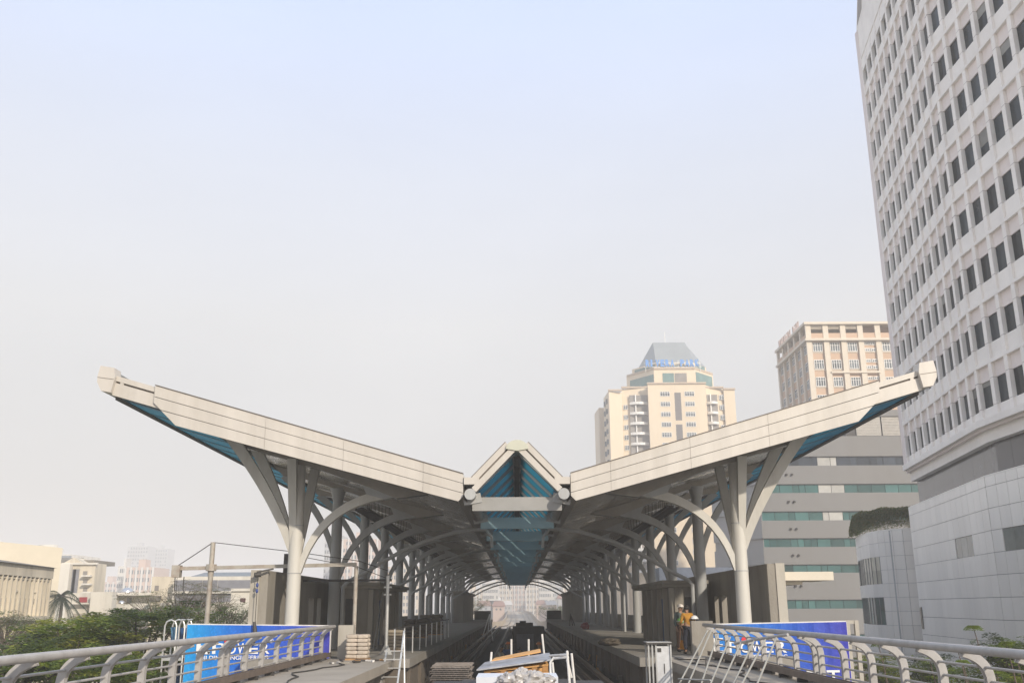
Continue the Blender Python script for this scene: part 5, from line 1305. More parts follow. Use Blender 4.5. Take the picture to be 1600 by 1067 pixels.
for za_, zb_ in ((ztop0+0.4, ztop0-fh_*2.6), (ztop0-fh_*3.0, ztop0-fh_*5.6), (ztop0-fh_*6, ztop0-fh_*8.6), (ztop0-fh_*9, ztop0-fh_*11.6)):
    part('stair_slot', MB().box(at(1055.5,650,DC).x, at(1065.5,650,DC).x, DC-0.04, DC-0.002, zb_, za_), mat('slot_glass', (0.12,0.11,0.11), 0.5), rv)
# left side faces windows
m = MB()
for f in range(16):
    z = ztop0 - fh_*f - 1.2
    for fr_ in (0.3, 0.65):
        a_, b_ = Vector((at(943.9,650,DC+12).x, DC+12, z)), Vector((at(952.4,650,DC+1).x, DC+1, z)); c = a_.lerp(b_, fr_)
        m.box(c.x-0.5, c.x+0.15, c.y-0.8, c.y+0.8, z-0.7, z+0.7)
part('side_windows', m, M_wglass, rv, kind='stuff')
# crown tiers
def tier(c, pytop, pybot, px0, D_, name='crown_tier', mt=M_cream):
    z1 = at(px0, pytop, D_).z; z0 = at(px0, pybot, D_).z
    pts = [Vector((at(px, 590, D).x, D, z0)) for px, D in c]; part(name, MB().prism(pts, (0,0,z1-z0)), mt, rv); return z0, z1
T1 = [(979,DC+12),(1022,DC+2),(1086,DC+2),(1114,DC+10),(1114,DC+22),(979,DC+22)]
z0, z1 = tier(T1, 577, 602, 1050, DC+2)
part('tier_coping', MB().prism([Vector((at(px,590,D-0.3).x, D-0.3, z1)) for px, D in T1], (0,0,0.6)), MATS['coping_tan'], rv)
def tierwin(pa, Da, pb, Db, ya, yb, mt, off=0.12, nm='crown_window'):
    zA, zB = at((pa+pb)/2, ya, (Da+Db)/2).z, at((pa+pb)/2, yb, (Da+Db)/2).z
    a = Vector((at(pa,590,Da).x, Da-off, zB)); b = Vector((at(pb,590,Db).x, Db-off, zB))
    part(nm, MB().prism([a, b, b+Vector((0,0.1,0)), a+Vector((0,0.1,0))], (0,0,zA-zB)), mt, rv)
M_tealf = mat('far_teal', (0.12,0.21,0.20), 0.2, 0, 0.2, 0.5, rnd=0.15)
tierwin(984, 290.8, 1021, 282.2, 590, 604, M_tealf); tierwin(1035.5, 282, 1053, 282, 583, 598, M_tealf); tierwin(1054.5, 282, 1073, 282, 583, 598, M_loggia); tierwin(1087.5, 282.4, 1112.5, 289.5, 585, 601, M_tealf)
T2 = [(988,DC+14),(1026,DC+5),(1083,DC+5),(1104,DC+12),(1104,DC+22),(988,DC+22)]
tier(T2, 566, 577, 1050, DC+5)
tierwin(992, 292.8, 1024, 285.4, 574, 580, M_tealf); tierwin(1030, 285, 1080, 285, 571, 576, M_tealf); tierwin(1088, 286.6, 1102, 291.2, 571, 577, M_tealf)
b_ = [at(px, 567, D) for px, D in ((996,DC+14),(1025,DC+6),(1085,DC+6),(1102,DC+12),(1102,DC+24),(996,DC+24))]; zb = b_[1].z
tp_ = [Vector((at(px, 535, D).x, D, at(1045,535,DC+12).z)) for px, D in ((1018,DC+15),(1020,DC+12),(1070,DC+12),(1071,DC+15),(1071,DC+18),(1018,DC+18))]
m = MB(); k = 0; m.v += [Vector((p.x, p.y, zb)) for p in b_] + tp_
for i in range(6): j = (i+1) % 6; m.f.append((i, j, 6+j, 6+i))
m.f.append(tuple(range(6,12))); m.f.append(tuple(reversed(range(6))))
part('roof', m, mat('roof_grey', (0.28,0.30,0.30), 0.5, 0.2, 0.06, 0.3), rv)
part('antenna', MB().tube([tp_[1]+Vector((4,1,0)), tp_[1]+Vector((4,1,3.5))], 0.12, 5), M_galv, rv)
sg = thing('rooftop_sign', 'pale blue rooftop letters on the crown of the cream apartment tower', 'sign', (at(1050,575,283).x, 283, zb))
M_blue_l = mat('sign_blue', (0.06,0.24,0.60), 0.5)
x0_, x1_ = at(1009,572,283.6).x, at(1094,572,283.6).x; zs = at(1050,572.5,283.6).z
full = x1_-x0_; adv = full/11.0
for i, ch in enumerate('RIVERA PARK'):
    if ch == ' ': continue
    put_text(sg, text_mesh(ch, 1.0, M_blue_l, 0.12, 0.05), (x0_+adv*i, 283.6, zs), 2.15, adv*(0.35 if ch == 'I' else 0.8), name='letter')
part('sign_rail', MB().box(x0_-0.5, x1_+0.5, 283.75, 283.95, zs-0.15, zs+0.0), M_galv, sg)
part('sign_rail', MB().box(x0_-0.5, x1_+0.5, 283.75, 283.9, zs+1.0, zs+1.12), M_galv, sg)
for k in range(6): x = x0_+full*k/5; part('sign_post', MB().box(x-0.06, x+0.06, 283.76, 283.9, zs-1.6, zs+2.0), M_galv, sg)
# ================================================================ beige classical block
bb = thing('beige_hotel', 'beige building with cream pilasters, white windows and an open pergola storey', 'building', (at(1320,800,195).x, 200, GZ))
DB = 190
M_peach = mat('peach_render', (0.53,0.375,0.265), 0.85, 0, 0.06, 0.2, dirt=(0.45,0.33,0.24), dirt_amt=0.4, dirt_scale=0.2)
M_creamw = mat('cream_trim', (0.62,0.55,0.45), 0.8, 0, 0.05, 0.5)
xc = at(1267.5, 600, DB).x; FF = Fac((xc, DB), (1, 0)); LF = 30; dep = 22.5
FL = Fac((xc+0.0, DB+dep), (0.0, -1.0))       # left face, runs from the back to the corner
zt_ = at(1320, 503.5, DB).z; zcn = at(1300, 530, DB).z
part('wall', MB().box(xc+0.5, xc+LF, DB+0.5, DB+dep, GZ, zcn), M_peach, bb)
part('roof_slab', MB().box(xc-0.5, xc+LF, DB-0.5, DB+dep+0.4, zt_-0.5, zt_), M_creamw, bb)
part('cornice', MB().box(xc-0.55, xc+LF, DB-0.55, DB+dep+0.4, zcn-0.35, zcn+0.12), M_creamw, bb)
part('penthouse', MB().box(xc+11.9, xc+LF, DB+2.2, DB+dep-2, zcn+0.12, zt_-0.5), M_peach, bb)
part('upper_parapet', MB().box(xc, xc+LF, DB+0.1, DB+0.4, zcn+0.12, zcn+1.35), M_peach, bb)
part('upper_parapet', MB().box(xc, xc+0.3, DB+0.4, DB+dep, zcn+0.12, zcn+1.35), M_peach, bb)
bay = at(1297,600,DB).x - at(1269.5,600,DB).x
fhh = (at(1297,541.6,DB).z - at(1297,596,DB).z)/2
pm = MB().box(-0.55, 0.55, -0.0, 0.52, 0, zt_-0.5-GZ).mesh('pilaster', M_creamw)
for k in range(9): piece('pilaster', pm, bb, (xc+0.35+bay*k, DB-0.03, GZ))
pm2 = MB().box(-0.0, 0.52, -0.45, 0.45, 0, zt_-0.5-GZ).mesh('pilaster', M_creamw)
for k in range(1, 6): piece('pilaster', pm2, bb, (xc-0.03, DB+0.35+(dep/5)*k, GZ))
wf3, wg3 = wmesh(bay-1.55, 1.95, 4); wf4, wg4 = wmesh(1.6, 0.7, 4)
def rot_mesh(me, name):                  # the same window turned to face -X
    m = me.copy(); m.transform(Matrix.Rotation(R(-90), 4, 'Z')); return m
wf5, wg5 = [rot_mesh(x, 'w') for x in wmesh(dep/5-1.6, 2.0, 3)]
zwin = at(1297, 548.5, DB).z
arch = MB(); 
for k in range(7):
    a0, a1 = math.pi*k/7, math.pi*(k+1)/7; w2 = (bay-1.4)/2
    arch.beam((w2-w2*math.cos(a0), 0, 0.55*math.sin(a0)), (w2-w2*math.cos(a1), 0, 0.55*math.sin(a1)), 0.3, 0.14)
arch = arch.mesh('arch', M_creamw)
for f in range(10):
    z = zwin - fhh*f
    if z < GZ+1: break
    for k in range(7):
        x = xc+0.35+bay*k+0.78
        if k in (3,):
            for dz in (0.0, 1.35):
                for dx in (0.0, 1.95):
                    w = piece('small_window', wf4, bb, (x+dx*0.6-0.3, DB+0.49, z+dz)); piece('pane', wg4, w, (x+dx*0.6-0.3, DB+0.49, z+dz))
                    if dx: continue
            continue
        w = piece('window', wf3, bb, (x, DB+0.49, z)); piece('pane', wg3, w, (x, DB+0.49, z))
        if f == 0: piece('arch', arch, bb, (x-0.05, DB+0.40, z+2.0))
    part('floor_band', MB().box(xc+0.9, xc+LF, DB+0.40, DB+0.497, z-0.28, z-0.1), M_creamw, bb)
    for k in range(5):
        y = DB+0.35+(dep/5)*(k+1)-0.8
        w = piece('window', wf5, bb, (xc+0.49, y, z)); piece('pane', wg5, w, (xc+0.49, y, z))
zz_ = at(1297, 581.5, DB).z
part('string_course', MB().box(xc+bay*1.2, xc+bay*4.0, DB-0.25, DB-0.035, zz_-0.2, zz_+0.2), M_creamw, bb)
gr = MB()
for k in range(3):
    for j in range(14): x = xc+0.9+bay*k+ (bay-1.2)*j/13; gr.box(x-0.04, x+0.04, DB+0.2, DB+0.28, zt_-1.4, zt_-0.5)
part('pergola_grille', gr, M_creamw, bb, kind='stuff')
sgn = thing('rooftop_sign', 'small rusty unreadable rooftop lettering along the left roof edge of the beige building', 'sign', (xc-0.3, DB+12, zt_))
rr = random.Random(3)
for k in range(13):
    if k == 4: continue
    y = DB+4+ 1.25*k; m = MB(); m.box(xc-0.35, xc-0.25, y, y+0.16, zt_, zt_+1.5); m.box(xc-0.35, xc-0.25, y+0.6, y+0.76, zt_, zt_+1.5*rr.choice((1,0.6))); m.box(xc-0.34, xc-0.26, y+0.16, y+0.6, zt_+rr.choice((0,0.65,1.3)), zt_+rr.choice((0,0.65,1.3))+0.17)
    part('letter', m, mat('rust_letter', (0.42,0.30,0.25), 0.7), sgn)
# ================================================================ buildings on the left
M_old = mat('weathered_cream', (0.64,0.57,0.45), 0.88, 0, 0.07, 0.4, streak=True, dirt=(0.26,0.235,0.18), dirt_amt=0.55, dirt_scale=0.5, bump=0.2, bscale=6)
M_old2 = mat('weathered_white', (0.68,0.64,0.56), 0.88, 0, 0.07, 0.4, streak=True, dirt=(0.30,0.28,0.24), dirt_amt=0.6, dirt_scale=0.45, bump=0.2, bscale=6)
M_oldroof = mat('old_roof', (0.20,0.18,0.15), 0.9, 0, 0.15, 0.6)
a = at(0, 880, 78); b = at(83.5, 887, 90)
lv = thing('louvred_building', 'weathered cream building with tall vertical fins at the left edge', 'building', (a.x, 90, GZ))
dv = Vector((b.x-a.x, b.y-a.y)); Lf = dv.length; ext = 16.0
FO = Fac((a.x - dv.x/Lf*ext, a.y - dv.y/Lf*ext), dv); LT = Lf+ext
zr_ = b.z
m = MB(); FO.box(m, 0, LT, -14, -0.7, GZ, zr_); part('wall', m, M_old, lv)
m = MB(); FO.box(m, -0.3, LT+0.25, -14.2, 0.0, zr_-0.95, zr_); part('parapet', m, M_old, lv)
m = MB(); m.prism([FO.pt(-0.5, 0.25, zr_), FO.pt(-0.5, -14.3, zr_), FO.pt(-0.5, -10, zr_+1.5)], FO.d*(LT+0.9)); part('roof', m, M_oldroof, lv)
zf0, zf1 = at(60, 962, 87).z, zr_-0.95
m1 = FO.rel().box(MB(), -0.09, 0.09, -0.7, 0.0, 0, zf1-zf0).mesh('fin', M_old)
nfin = 28
for k in range(nfin+1): piece('fin', m1, lv, FO.pt(0.1+(LT-0.2)*k/nfin, 0, zf0))
for zz in (at(70, 906, 88).z,):
    m = MB(); FO.box(m, 0, LT, -0.69, -0.12, zz-0.06, zz+0.06); part('shelf', m, M_old, lv)
m = MB(); FO.box(m, 0, LT, -0.68, -0.22, zf0, zz-1.6); part('infill', m, M_old, lv)
m = MB(); FO.box(m, -0.1, LT+0.1, -0.72, 0.15, zf0-0.35, zf0); part('ledge', m, M_old, lv)
m1 = FO.rel().box(MB(), -0.09, 0.09, -0.7, 0.0, 0, 2.2).mesh('fin', M_old)
for k in range(nfin+1): piece('fin', m1, lv, FO.pt(0.1+(LT-0.2)*k/nfin, 0, zf0-2.55))
for px in (31, 63):
    s_ = FO.s_px(px); z0, z1 = at(px, 943, 83).z, at(px, 934, 83).z; m = MB(); FO.box(m, s_-0.22, s_+0.22, -0.24, -0.20, z0, z1); part('window', m, M_glass, lv)
    m = MB(); FO.box(m, s_-0.35, s_+0.35, -0.25, -0.1, z1+0.5, z1+0.62); part('hood', m, M_old, lv)
bk = at(70, 852, 100); bl = at(-60, 848, 100)
m = MB(); m.hexa([(bl.x-8,100,GZ),(bk.x,104,GZ),(bk.x*1.09,112,GZ),(bl.x-8,112,GZ),(bl.x-8,100,bk.z+1.6),(bk.x,104,bk.z),(bk.x*1.09,112,bk.z),(bl.x-8,112,bk.z+1.6)])
solo('yellow_block', m, mat('yellow_render', (0.68,0.61,0.48), 0.85, 0, 0.06, 0.3, dirt=(0.55,0.48,0.38), dirt_amt=0.3), 'plain pale yellow block rising behind the louvred building', 'building')
def bld(name, label, cat, px0, px1, pyt, D, dep, mat_, zb=GZ, pyref=None, tilt=0.0):
    p0, p1 = at(px0, pyt, D), at(px1, pyt, D)
    t = thing(name, label, cat, ((p0.x+p1.x)/2, D+dep/2, zb))
    part('wall', MB().box(p0.x, p1.x, D, D+dep, zb, p0.z), mat_, t)
    return t, p0.x, p1.x, p0.z
def rect(t, name, px0, py0, px1, py1, D, mat_, out=0.06, dep=0.05):
    a, b = at(px0, py0, D-out), at(px1, py1, D-out); z0 = b.z; z1 = a.z
    return part(name, MB().box(a.x, b.x, D-out, D-out+dep, min(z0,z1), max(z0,z1)), mat_, t)
t, x0, x1, zt = bld('pediment_building', 'yellow building with a triangular pediment and grey stair glazing behind the palm', 'building', 82, 150, 880, 150, 4, M_old)
q = [at(98,880,149.7), at(132,880,149.7), at(115,870.5,149.7)]; part('pediment', MB().prism(q, (0,4,0)), M_old, t)
m = MB(); a, b = at(66, 880, 151), at(113, 871, 151); m.prism([(a.x,151,a.z),(b.x,151,a.z),(b.x,155,b.z),(a.x,155,b.z)], (0,0,0.2)); part('roof', m, M_oldroof, t)
part('roof_mass', MB().box(a.x, b.x+3, 152, 160, a.z-0.1, b.z-0.3), M_oldroof, t)
rect(t, 'side_wing', 66, 881, 97, 990, 150, M_old2, 1.2, 1.19)
for k, (u, v) in enumerate(((103.5,109),(109.3,114.5),(114.8,119.5))): rect(t, 'stair_glazing', u, 889, v, 932, 150, mat('grey_glazing', (0.22,0.22,0.24), 0.3, rnd=0.1), 0.1)
for y in (895, 908, 921):
    rect(t, 'window', 130, y-3, 136, y+3, 150, M_loggia, 0.05); rect(t, 'balcony', 126.5, y+3, 140.5, y+5.5, 150, M_old2, 0.9, 0.88)
rect(t, 'cornice', 96, 879, 152, 881.5, 150, M_old2, 0.4, 0.39)
t, x0, x1, zt = bld('round_building', 'hazy white rounded building beyond the louvred building', 'building', 57, 112, 866, 420, 30, M_old2)
for k, (u, v, y) in enumerate(((60,98,857),(62,90,851))):
    part('upper_drum', MB().tube([(at((u+v)/2,y,435).x, 435, GZ+20), (at((u+v)/2,y,435).x, 435, at(80,y,435).z)], (at(v,y,435).x-at(u,y,435).x)/2, 20), M_old2, t)
rect(t, 'window_row', 72, 868, 111, 873, 420, M_wglass, 0.2)
# low white complex
t, x0, x1, zt = bld('low_white_house', 'low weathered white house with a red shuttered window', 'house', 108, 168, 926, 118, 5, M_old2)
rect(t, 'red_window', 124.5, 932.5, 135.5, 940.5, 118, mat('red_shutter', (0.30,0.03,0.04), 0.6), 0.08); rect(t, 'dark_window', 119, 933, 124.3, 940.5, 118, M_loggia, 0.06)
rect(t, 'ledge', 109, 941.5, 142, 943.5, 118, M_old2, 0.9, 0.88); rect(t, 'stained_panel', 114, 958, 144, 985, 118, mat('stained_wall', (0.36,0.32,0.26), 0.9, 0, 0.3, 1, streak=True), 0.07)
rect(t, 'tall_bay', 142.5, 924.5, 168.5, 1000, 118, M_old2, 1.5, 1.4)
rect(t, 'green_awning', 130, 972, 165, 981, 112, mat('green_awning', (0.16,0.20,0.13), 0.8), 0.3, 0.25)
t, x0, x1, zt = bld('low_white_house', 'long low white house with a flat roof slab and grey door', 'house', 168, 235, 930, 122, 5, M_old2)
rect(t, 'roof_slab', 166, 925.5, 237, 929.5, 121, M_old2, 0.8, 2.0)
rect(t, 'door', 198.5, 933, 205, 942, 122, MATS['grey_glazing']); rect(t, 'upstand', 168, 942.5, 236, 951, 121, M_old2, 1.4, 1.35); rect(t, 'dark_opening', 168, 953, 179, 962, 122, M_loggia, 0.08)
for i, (px, py, r_, lab) in enumerate(((190, 924.5, 9.5, 'large shiny domed water tank on the low flat roof'), (171, 942, 5.2, 'small grey water tank left on the white ledge'), (190, 942, 5.5, 'small silver water tank right on the white ledge'))):
    q = at(px, py, 122 if i == 0 else 119.9); rr_ = r_*122/1500
    solo('water_tank', MB().ball((q.x, q.y + (rr_+1 if i == 0 else 0), q.z), (rr_, rr_, rr_*0.75), 16, 6, 0.0), mat('tank_steel', (0.6,0.6,0.6), 0.3, 0.8), lab, 'water tank', smooth=True)
t, x0, x1, zt = bld('white_block', 'plain cream block with one small window left of the glazed hall', 'building', 238, 274, 900.5, 112, 3, M_old)
rect(t, 'window', 242, 914.5, 247.5, 922.5, 112, M_loggia, 0.05); rect(t, 'lower_wall', 235, 930, 250, 938, 112, M_oldroof, 0.3, 0.28)
t, x0, x1, zt = bld('glazed_hall', 'long white hall with grey glazed bands and a grey pitched roof', 'hall', 272, 420, 900.5, 110, 14, M_old2)
a, b, c = at(295, 900.2, 110), at(420, 892, 110), at(303, 892, 110)
part('roof', MB().hexa([]) if False else (lambda m: (m.hexa([(a.x,110.5,a.z),(b.x,110.5,a.z),(b.x,118,a.z),(a.x,118,a.z),(c.x,114,c.z),(b.x,114,c.z),(b.x,117,c.z),(c.x,117,c.z)]), m)[1])(MB()), mat('hall_roof', (0.22,0.24,0.25), 0.6), t)
for u, v in ((273.5,292),(293.5,315),(317,339),(341,420)):
    rect(t, 'glazing', u, 906, v, 923, 110, MATS['grey_glazing'], 0.05); rect(t, 'lower_glazing', u, 927, v, 941, 110, MATS['grey_glazing'], 0.05)
rect(t, 'floor_band', 272, 923.5, 420, 926.5, 110, M_old2, 0.35, 0.3)
t, x0, x1, zt = bld('wall_building', 'stained white wall with one small dark window in front of the glazed hall', 'building', 361.5, 425, 921.5, 100, 8, M_old2)
rect(t, 'window', 375.5, 934, 383, 942, 100, mat('brown_shutter', (0.10,0.05,0.05), 0.6)); rect(t, 'parapet', 361, 919, 426, 923, 100, M_old2, 0.2, 0.5)
t, x0, x1, zt = bld('boundary_wall', 'long stained pale boundary wall behind the trees', 'wall', 250, 425, 941, 96, 0.5, M_old2)
# ---- hazy distance
M_far = [mat('far_pink', (0.55,0.42,0.35), 0.9, 0, 0.05, 0.05), mat('far_cream', (0.60,0.52,0.42), 0.9, 0, 0.05, 0.05), mat('far_grey', (0.42,0.42,0.42), 0.9, 0, 0.05, 0.05), mat('far_white', (0.62,0.60,0.56), 0.9, 0, 0.05, 0.05)]
def far(label, px0, px1, pyt, D, mi, nx, nz, dep=20, step=None, cat='apartment block'):
    t, x0, x1, zt = bld('apartment_block', label, cat, px0, px1, pyt, D, dep, M_far[mi])
    m = MB(); zb = max(GZ+2, zt - nz*3.3)
    cw = (x1-x0)/nx
    for j in range(nz):
        z = zt - 2.9 - 3.3*j
        if z < GZ+1: break
        for i in range(nx):
            if (i*7+j*3) % 11 == 0: continue
            m.box(x0+cw*(i+0.22), x0+cw*(i+0.78), D-0.12, D+0.05, z, z+1.7)
        if j % 2 == 0: pass
    part('window_grid', m, M_wglass, t, kind='stuff')
    if mi in (0, 1):
        m = MB()
        for i in range(0, nx+1, 2): m.box(x0+cw*i-0.4, x0+cw*i+0.4, D-0.6, D-0.13, GZ, zt)
        part('pilasters', m, M_far[3], t, kind='stuff')
    part('roof_house', MB().box(x0+(x1-x0)*0.35, x0+(x1-x0)*0.6, D+3, D+9, zt, zt+3.5), M_far[mi], t)
    return t
far('hazy pink and white apartment block left of the low white houses', 197, 240, 886, 430, 0, 10, 10)
far('hazy pale side wing of the pink apartment block', 185, 196.7, 884, 440, 3, 4, 10)
far('very faint tall grey tower block in the left distance', 200, 232, 853, 900, 2, 8, 20)
far('very faint tall grey tower block right beside its twin in the left distance', 236, 262, 857, 930, 2, 7, 20)
far('faint pink low block beyond the pediment building', 152, 186, 909, 600, 0, 8, 5)
far('faint white gridded tower seen between the left columns', 508, 534, 836, 520, 2, 7, 16)
far('pinkish white gridded tower seen between the second and third left columns', 536, 590, 842, 480, 0, 12, 16)
far('low hazy block seen through the left columns', 590, 660, 885, 500, 1, 14, 10)
rr = random.Random(21)
labs = ['far left block in the arch of the station end', 'second hazy block from the left in the station arch', 'third hazy block in the station arch', 'tall central left hazy block in the station arch', 'tall central hazy block in the station arch', 'hazy block right of centre in the station arch', 'second hazy block from the right in the station arch', 'rightmost hazy block in the station arch']
spec = [(728,752,920,520,1),(750,778,908,560,3),(774,800,904,640,1),(798,824,898,700,0),(822,846,902,640,1),(842,866,906,580,3),(862,884,899,660,2),(880,905,912,540,1)]
for lb, (u, v, y, D_, mi) in zip(labs, spec): far('pale '+lb, u, v, y, D_, mi, 9, 16)
labs2 = ['white house with tiled roof', 'red roofed house', 'small cream house', 'brown roofed house', 'low pale house', 'pink roofed house', 'low red roofed house']
for i, (u, v, y, D_) in enumerate(((752,782,938,560),(745,766,946,480),(770,788,947,460),(786,800,945,560),(838,852,944,560),(872,896,935,480),(852,870,945,560))):
    t, x0, x1, zt = bld('house', labs2[i] + ' beyond the far end of the station', 'house', u, v, y, D_, 10, M_far[(i*2) % 4])
    m = MB(); m.prism([(x0-0.5, D_-0.5, zt), (x1+0.5, D_-0.5, zt), (x1-0.5, D_+5, zt+2.2), (x0+0.5, D_+5, zt+2.2)], (0,0,0.15)); m.prism([(x0-0.5, D_+10.5, zt), (x1+0.5, D_+10.5, zt), (x1-0.5, D_+5, zt+2.2), (x0+0.5, D_+5, zt+2.2)], (0,0,0.15))
    part('roof', m, mat('far_red', (0.33,0.19,0.15), 0.9) if i % 3 else M_far[3], t)
    rect(t, 'window', u+(v-u)*0.25, y+3, u+(v-u)*0.4, y+6, D_, M_wglass); rect(t, 'window', u+(v-u)*0.6, y+3, u+(v-u)*0.75, y+6, D_, M_wglass)
# ================================================================ vegetation
def leafmat(name, col, tr=0.35, var=0.35):
    m = mat(name, col, 0.6, 0, var, 0.9, translucent=tr, trans_col=(col[0]*1.5, col[1]*1.6, col[2]*0.8), spec=0.3)
    return m
M_leaf = [leafmat('leaf_bright', (0.18,0.235,0.03)), leafmat('leaf_mid', (0.095,0.135,0.032)), leafmat('leaf_dull', (0.15,0.12,0.07)), leafmat('leaf_dark', (0.05,0.07,0.03)), leafmat('leaf_yellow', (0.26,0.27,0.04))]
M_bark = mat('bark', (0.12,0.09,0.07), 0.95, 0, 0.25, 3, bump=0.6, bscale=12)
def crown_mesh(seed, rx, rz, nclump, nleaf, leaf, flat, mats, cr=0.5, shell=0.45):
    rr = random.Random(seed); V = []; F = []; MI = []
    cl = []
    lobes = [Vector((rr.uniform(-.55,.55)*rx, rr.uniform(-.55,.55)*rx, rr.uniform(-.1,.75)*rz)) for _ in range(9)]
    for k in range(nclump):
        lb = lobes[k % 9]
        while True:
            d = Vector((rr.uniform(-1,1), rr.uniform(-1,1), rr.uniform(-.7,1)))
            if 0.25 < d.length < 1: break
        d = d * (1/d.length) * (shell + (1-shell)*rr.random())
        c = lb + Vector((d.x*rx*0.52, d.y*rx*0.52, d.z*rz*0.42))
        cl.append((c, rr.randrange(100)))
    for c, q in cl:
        mi = 0 if q < 50 else (1 if q < 80 else 2)
        cr_ = cr * rr.uniform(0.6, 1.3); az0 = rr.uniform(0, 6.28)
        for i in range(nleaf):
            th = rr.uniform(0, 6.28); r_ = cr_*math.sqrt(rr.random())
            p = c + Vector((math.cos(th)*r_, math.sin(th)*r_, rr.uniform(-1,1)*cr_*flat - 0.25*r_*r_/cr_))
            a = az0 + rr.uniform(-1,1) + th; u = Vector((math.cos(a), math.sin(a), rr.uniform(-.35,.2))).normalized()
            w = u.cross(Vector((rr.uniform(-.5,.5), rr.uniform(-.5,.5), 1))).normalized()
            L_ = leaf*rr.uniform(0.6,1.4); n = len(V)
            V += [p, p+u*L_*0.5+w*L_*0.22, p+u*L_, p+u*L_*0.5-w*L_*0.22]; F.append((n,n+1,n+2,n+3)); MI.append(mi)
    me = bpy.data.meshes.new('crown'); me.from_pydata(V, [], F)
    for m_ in mats: me.materials.append(m_)
    me.polygons.foreach_set('material_index', MI); me.update()
    return me, cl
def trunk_mesh(seed, H, crown_h, cl, r0=0.22, nb=26, mat_=None):
    rr = random.Random(seed); mb = MB()
    fork = -crown_h*0.9
    mb.tube([(0,0,-H), (0.1,0.05,-H*0.6), (0,0,fork)], [r0*1.3, r0, r0*0.75], 8)
    for c, q in rr.sample(cl, min(nb, len(cl))):
        mid = Vector((c.x*0.4, c.y*0.4, fork*0.45 + c.z*0.35)) + Vector((rr.uniform(-.2,.2), rr.uniform(-.2,.2), 0))
        mb.tube([(0,0,fork), mid, c.lerp(mid, 0.3) + Vector((0,0,-0.1)), c], [r0*0.5, r0*0.3, r0*0.16, r0*0.05], 5, cap=False)
    return mb.mesh('trunk', mat_ or M_bark)
# prototypes (crown centre at the origin)
protos = {}
def proto(kind, seed, rx, rz, nc, nl, leaf, flat, mats, cr, H, r0=0.2, nb=26, shell=0.45):
    me, cl = crown_mesh(seed, rx, rz, nc, nl, leaf, flat, mats, cr, shell); protos[kind] = (me, trunk_mesh(seed, H, rz, cl, r0, nb))
B = M_leaf
proto('lushA', 1, 3.6, 2.2, 150, 70, 0.24, 0.18, [B[0], B[4], B[1]], 0.62, 12)
proto('lushB', 2, 3.2, 2.4, 140, 70, 0.24, 0.2, [B[1], B[0], B[3]], 0.62, 12)
proto('lushC', 3, 4.2, 2.0, 170, 70, 0.24, 0.15, [B[0], B[1], B[4]], 0.60, 12)
proto('sparseA', 4, 3.8, 1.7, 90, 60, 0.13, 0.10, [B[2], B[1], B[2]], 0.62, 12, r0=0.12, nb=34, shell=0.8)
proto('sparseB', 5, 3.4, 2.0, 80, 60, 0.13, 0.10, [B[2], B[3], B[2]], 0.60, 12, r0=0.12, nb=30, shell=0.8)
proto('dull', 6, 4.0, 2.0, 105, 42, 0.2, 0.3, [B[1], B[2], B[3]], 0.6, 12, nb=40)
def tree(kind, px, py, D, sc_, label, rot=0.0, group='trees beside the viaduct', name='tree'):
    """px, py: where the centre of the crown is seen"""
    c = at(px, py, D); t = thing(name, label, 'tree', (c.x, c.y, GZ), group)
    cr_, tr_ = protos[kind]
    for nm, me in (('crown', cr_), ('trunk', tr_)):
        o = piece(nm, me, t, (c.x, c.y, c.z), rot=(0,0,rot))
        o.scale = (sc_, sc_, sc_ if nm == 'crown' else max(sc_, 0.01))
    return t
TR = [
 ('lushA', 105, 1040, 42, 0.9, 'bright green feathery tree at the left, crown under the middle of the rail'),
 ('lushC', 215, 1012, 46, 1.0, 'bright green feathery tree left of the hoist cage'),
 ('lushB', 20, 1062, 36, 0.7, 'green tree in the bottom left corner behind the railing'),
 ('lushC', 130, 1066, 34, 0.6, 'yellowish green low tree behind the left railing bars'),
 ('lushA', 235, 1062, 38, 0.6, 'green tree just left of the blue banner'),
 ('sparseA', 45, 1010, 58, 1.0, 'thin brownish tree with bare twigs at the left edge'),
 ('sparseB', 145, 1010, 60, 1.0, 'thin dull tree between the two bright feathery trees'),
 ('dull', 10, 985, 72, 0.75, 'dull olive tree below the louvred building, leftmost'),
 ('dull', 52, 1000, 75, 0.7, 'dull olive tree below the louvred building, right one'),
 ('dull', 190, 985, 78, 0.9, 'dull olive tree in front of the low white houses'),
 ('dull', 285, 975, 84, 1.0, 'olive tree behind the hoist cage'),
 ('dull', 350, 975, 88, 1.0, 'olive tree just above the left end of the blue banner'),
 ('dull', 395, 985, 82, 0.7, 'olive tree beside the corner of the left concrete wall'),
 ('sparseA', 240, 948, 92, 0.85, 'sparse dark tree in front of the low white house'),
 ('sparseB', 283, 938, 94, 0.95, 'sparse dark tree in front of the glazed hall, left one'),
 ('sparseA', 312, 935, 94, 0.75, 'sparse dark tree in front of the glazed hall beside the gantry post'),
 ('sparseB', 348, 940, 92, 0.6, 'small sparse tree in front of the stained boundary wall'),
 ('lushB', 1450, 1062, 46, 0.50, 'low green tree behind the right railing, left of the sprigs'),
 ('lushA', 1380, 1060, 50, 0.55, 'low green tree behind the right railing near the cream frame'),
 ('lushB', 1592, 1040, 40, 0.55, 'green tree at the right edge behind the railing'),
 ('lushC', 1530, 1075, 40, 0.5, 'green tree low at the right behind the railing bars'),
 ('dull', 733, 950, 230, 1.3, 'hazy green tree at the far left of the station arch'),
 ('dull', 868, 962, 230, 1.3, 'hazy green tree at the right of the station arch'),
 ('dull', 884, 960, 260, 1.2, 'hazy green tree beside the far right enclosure'),
]
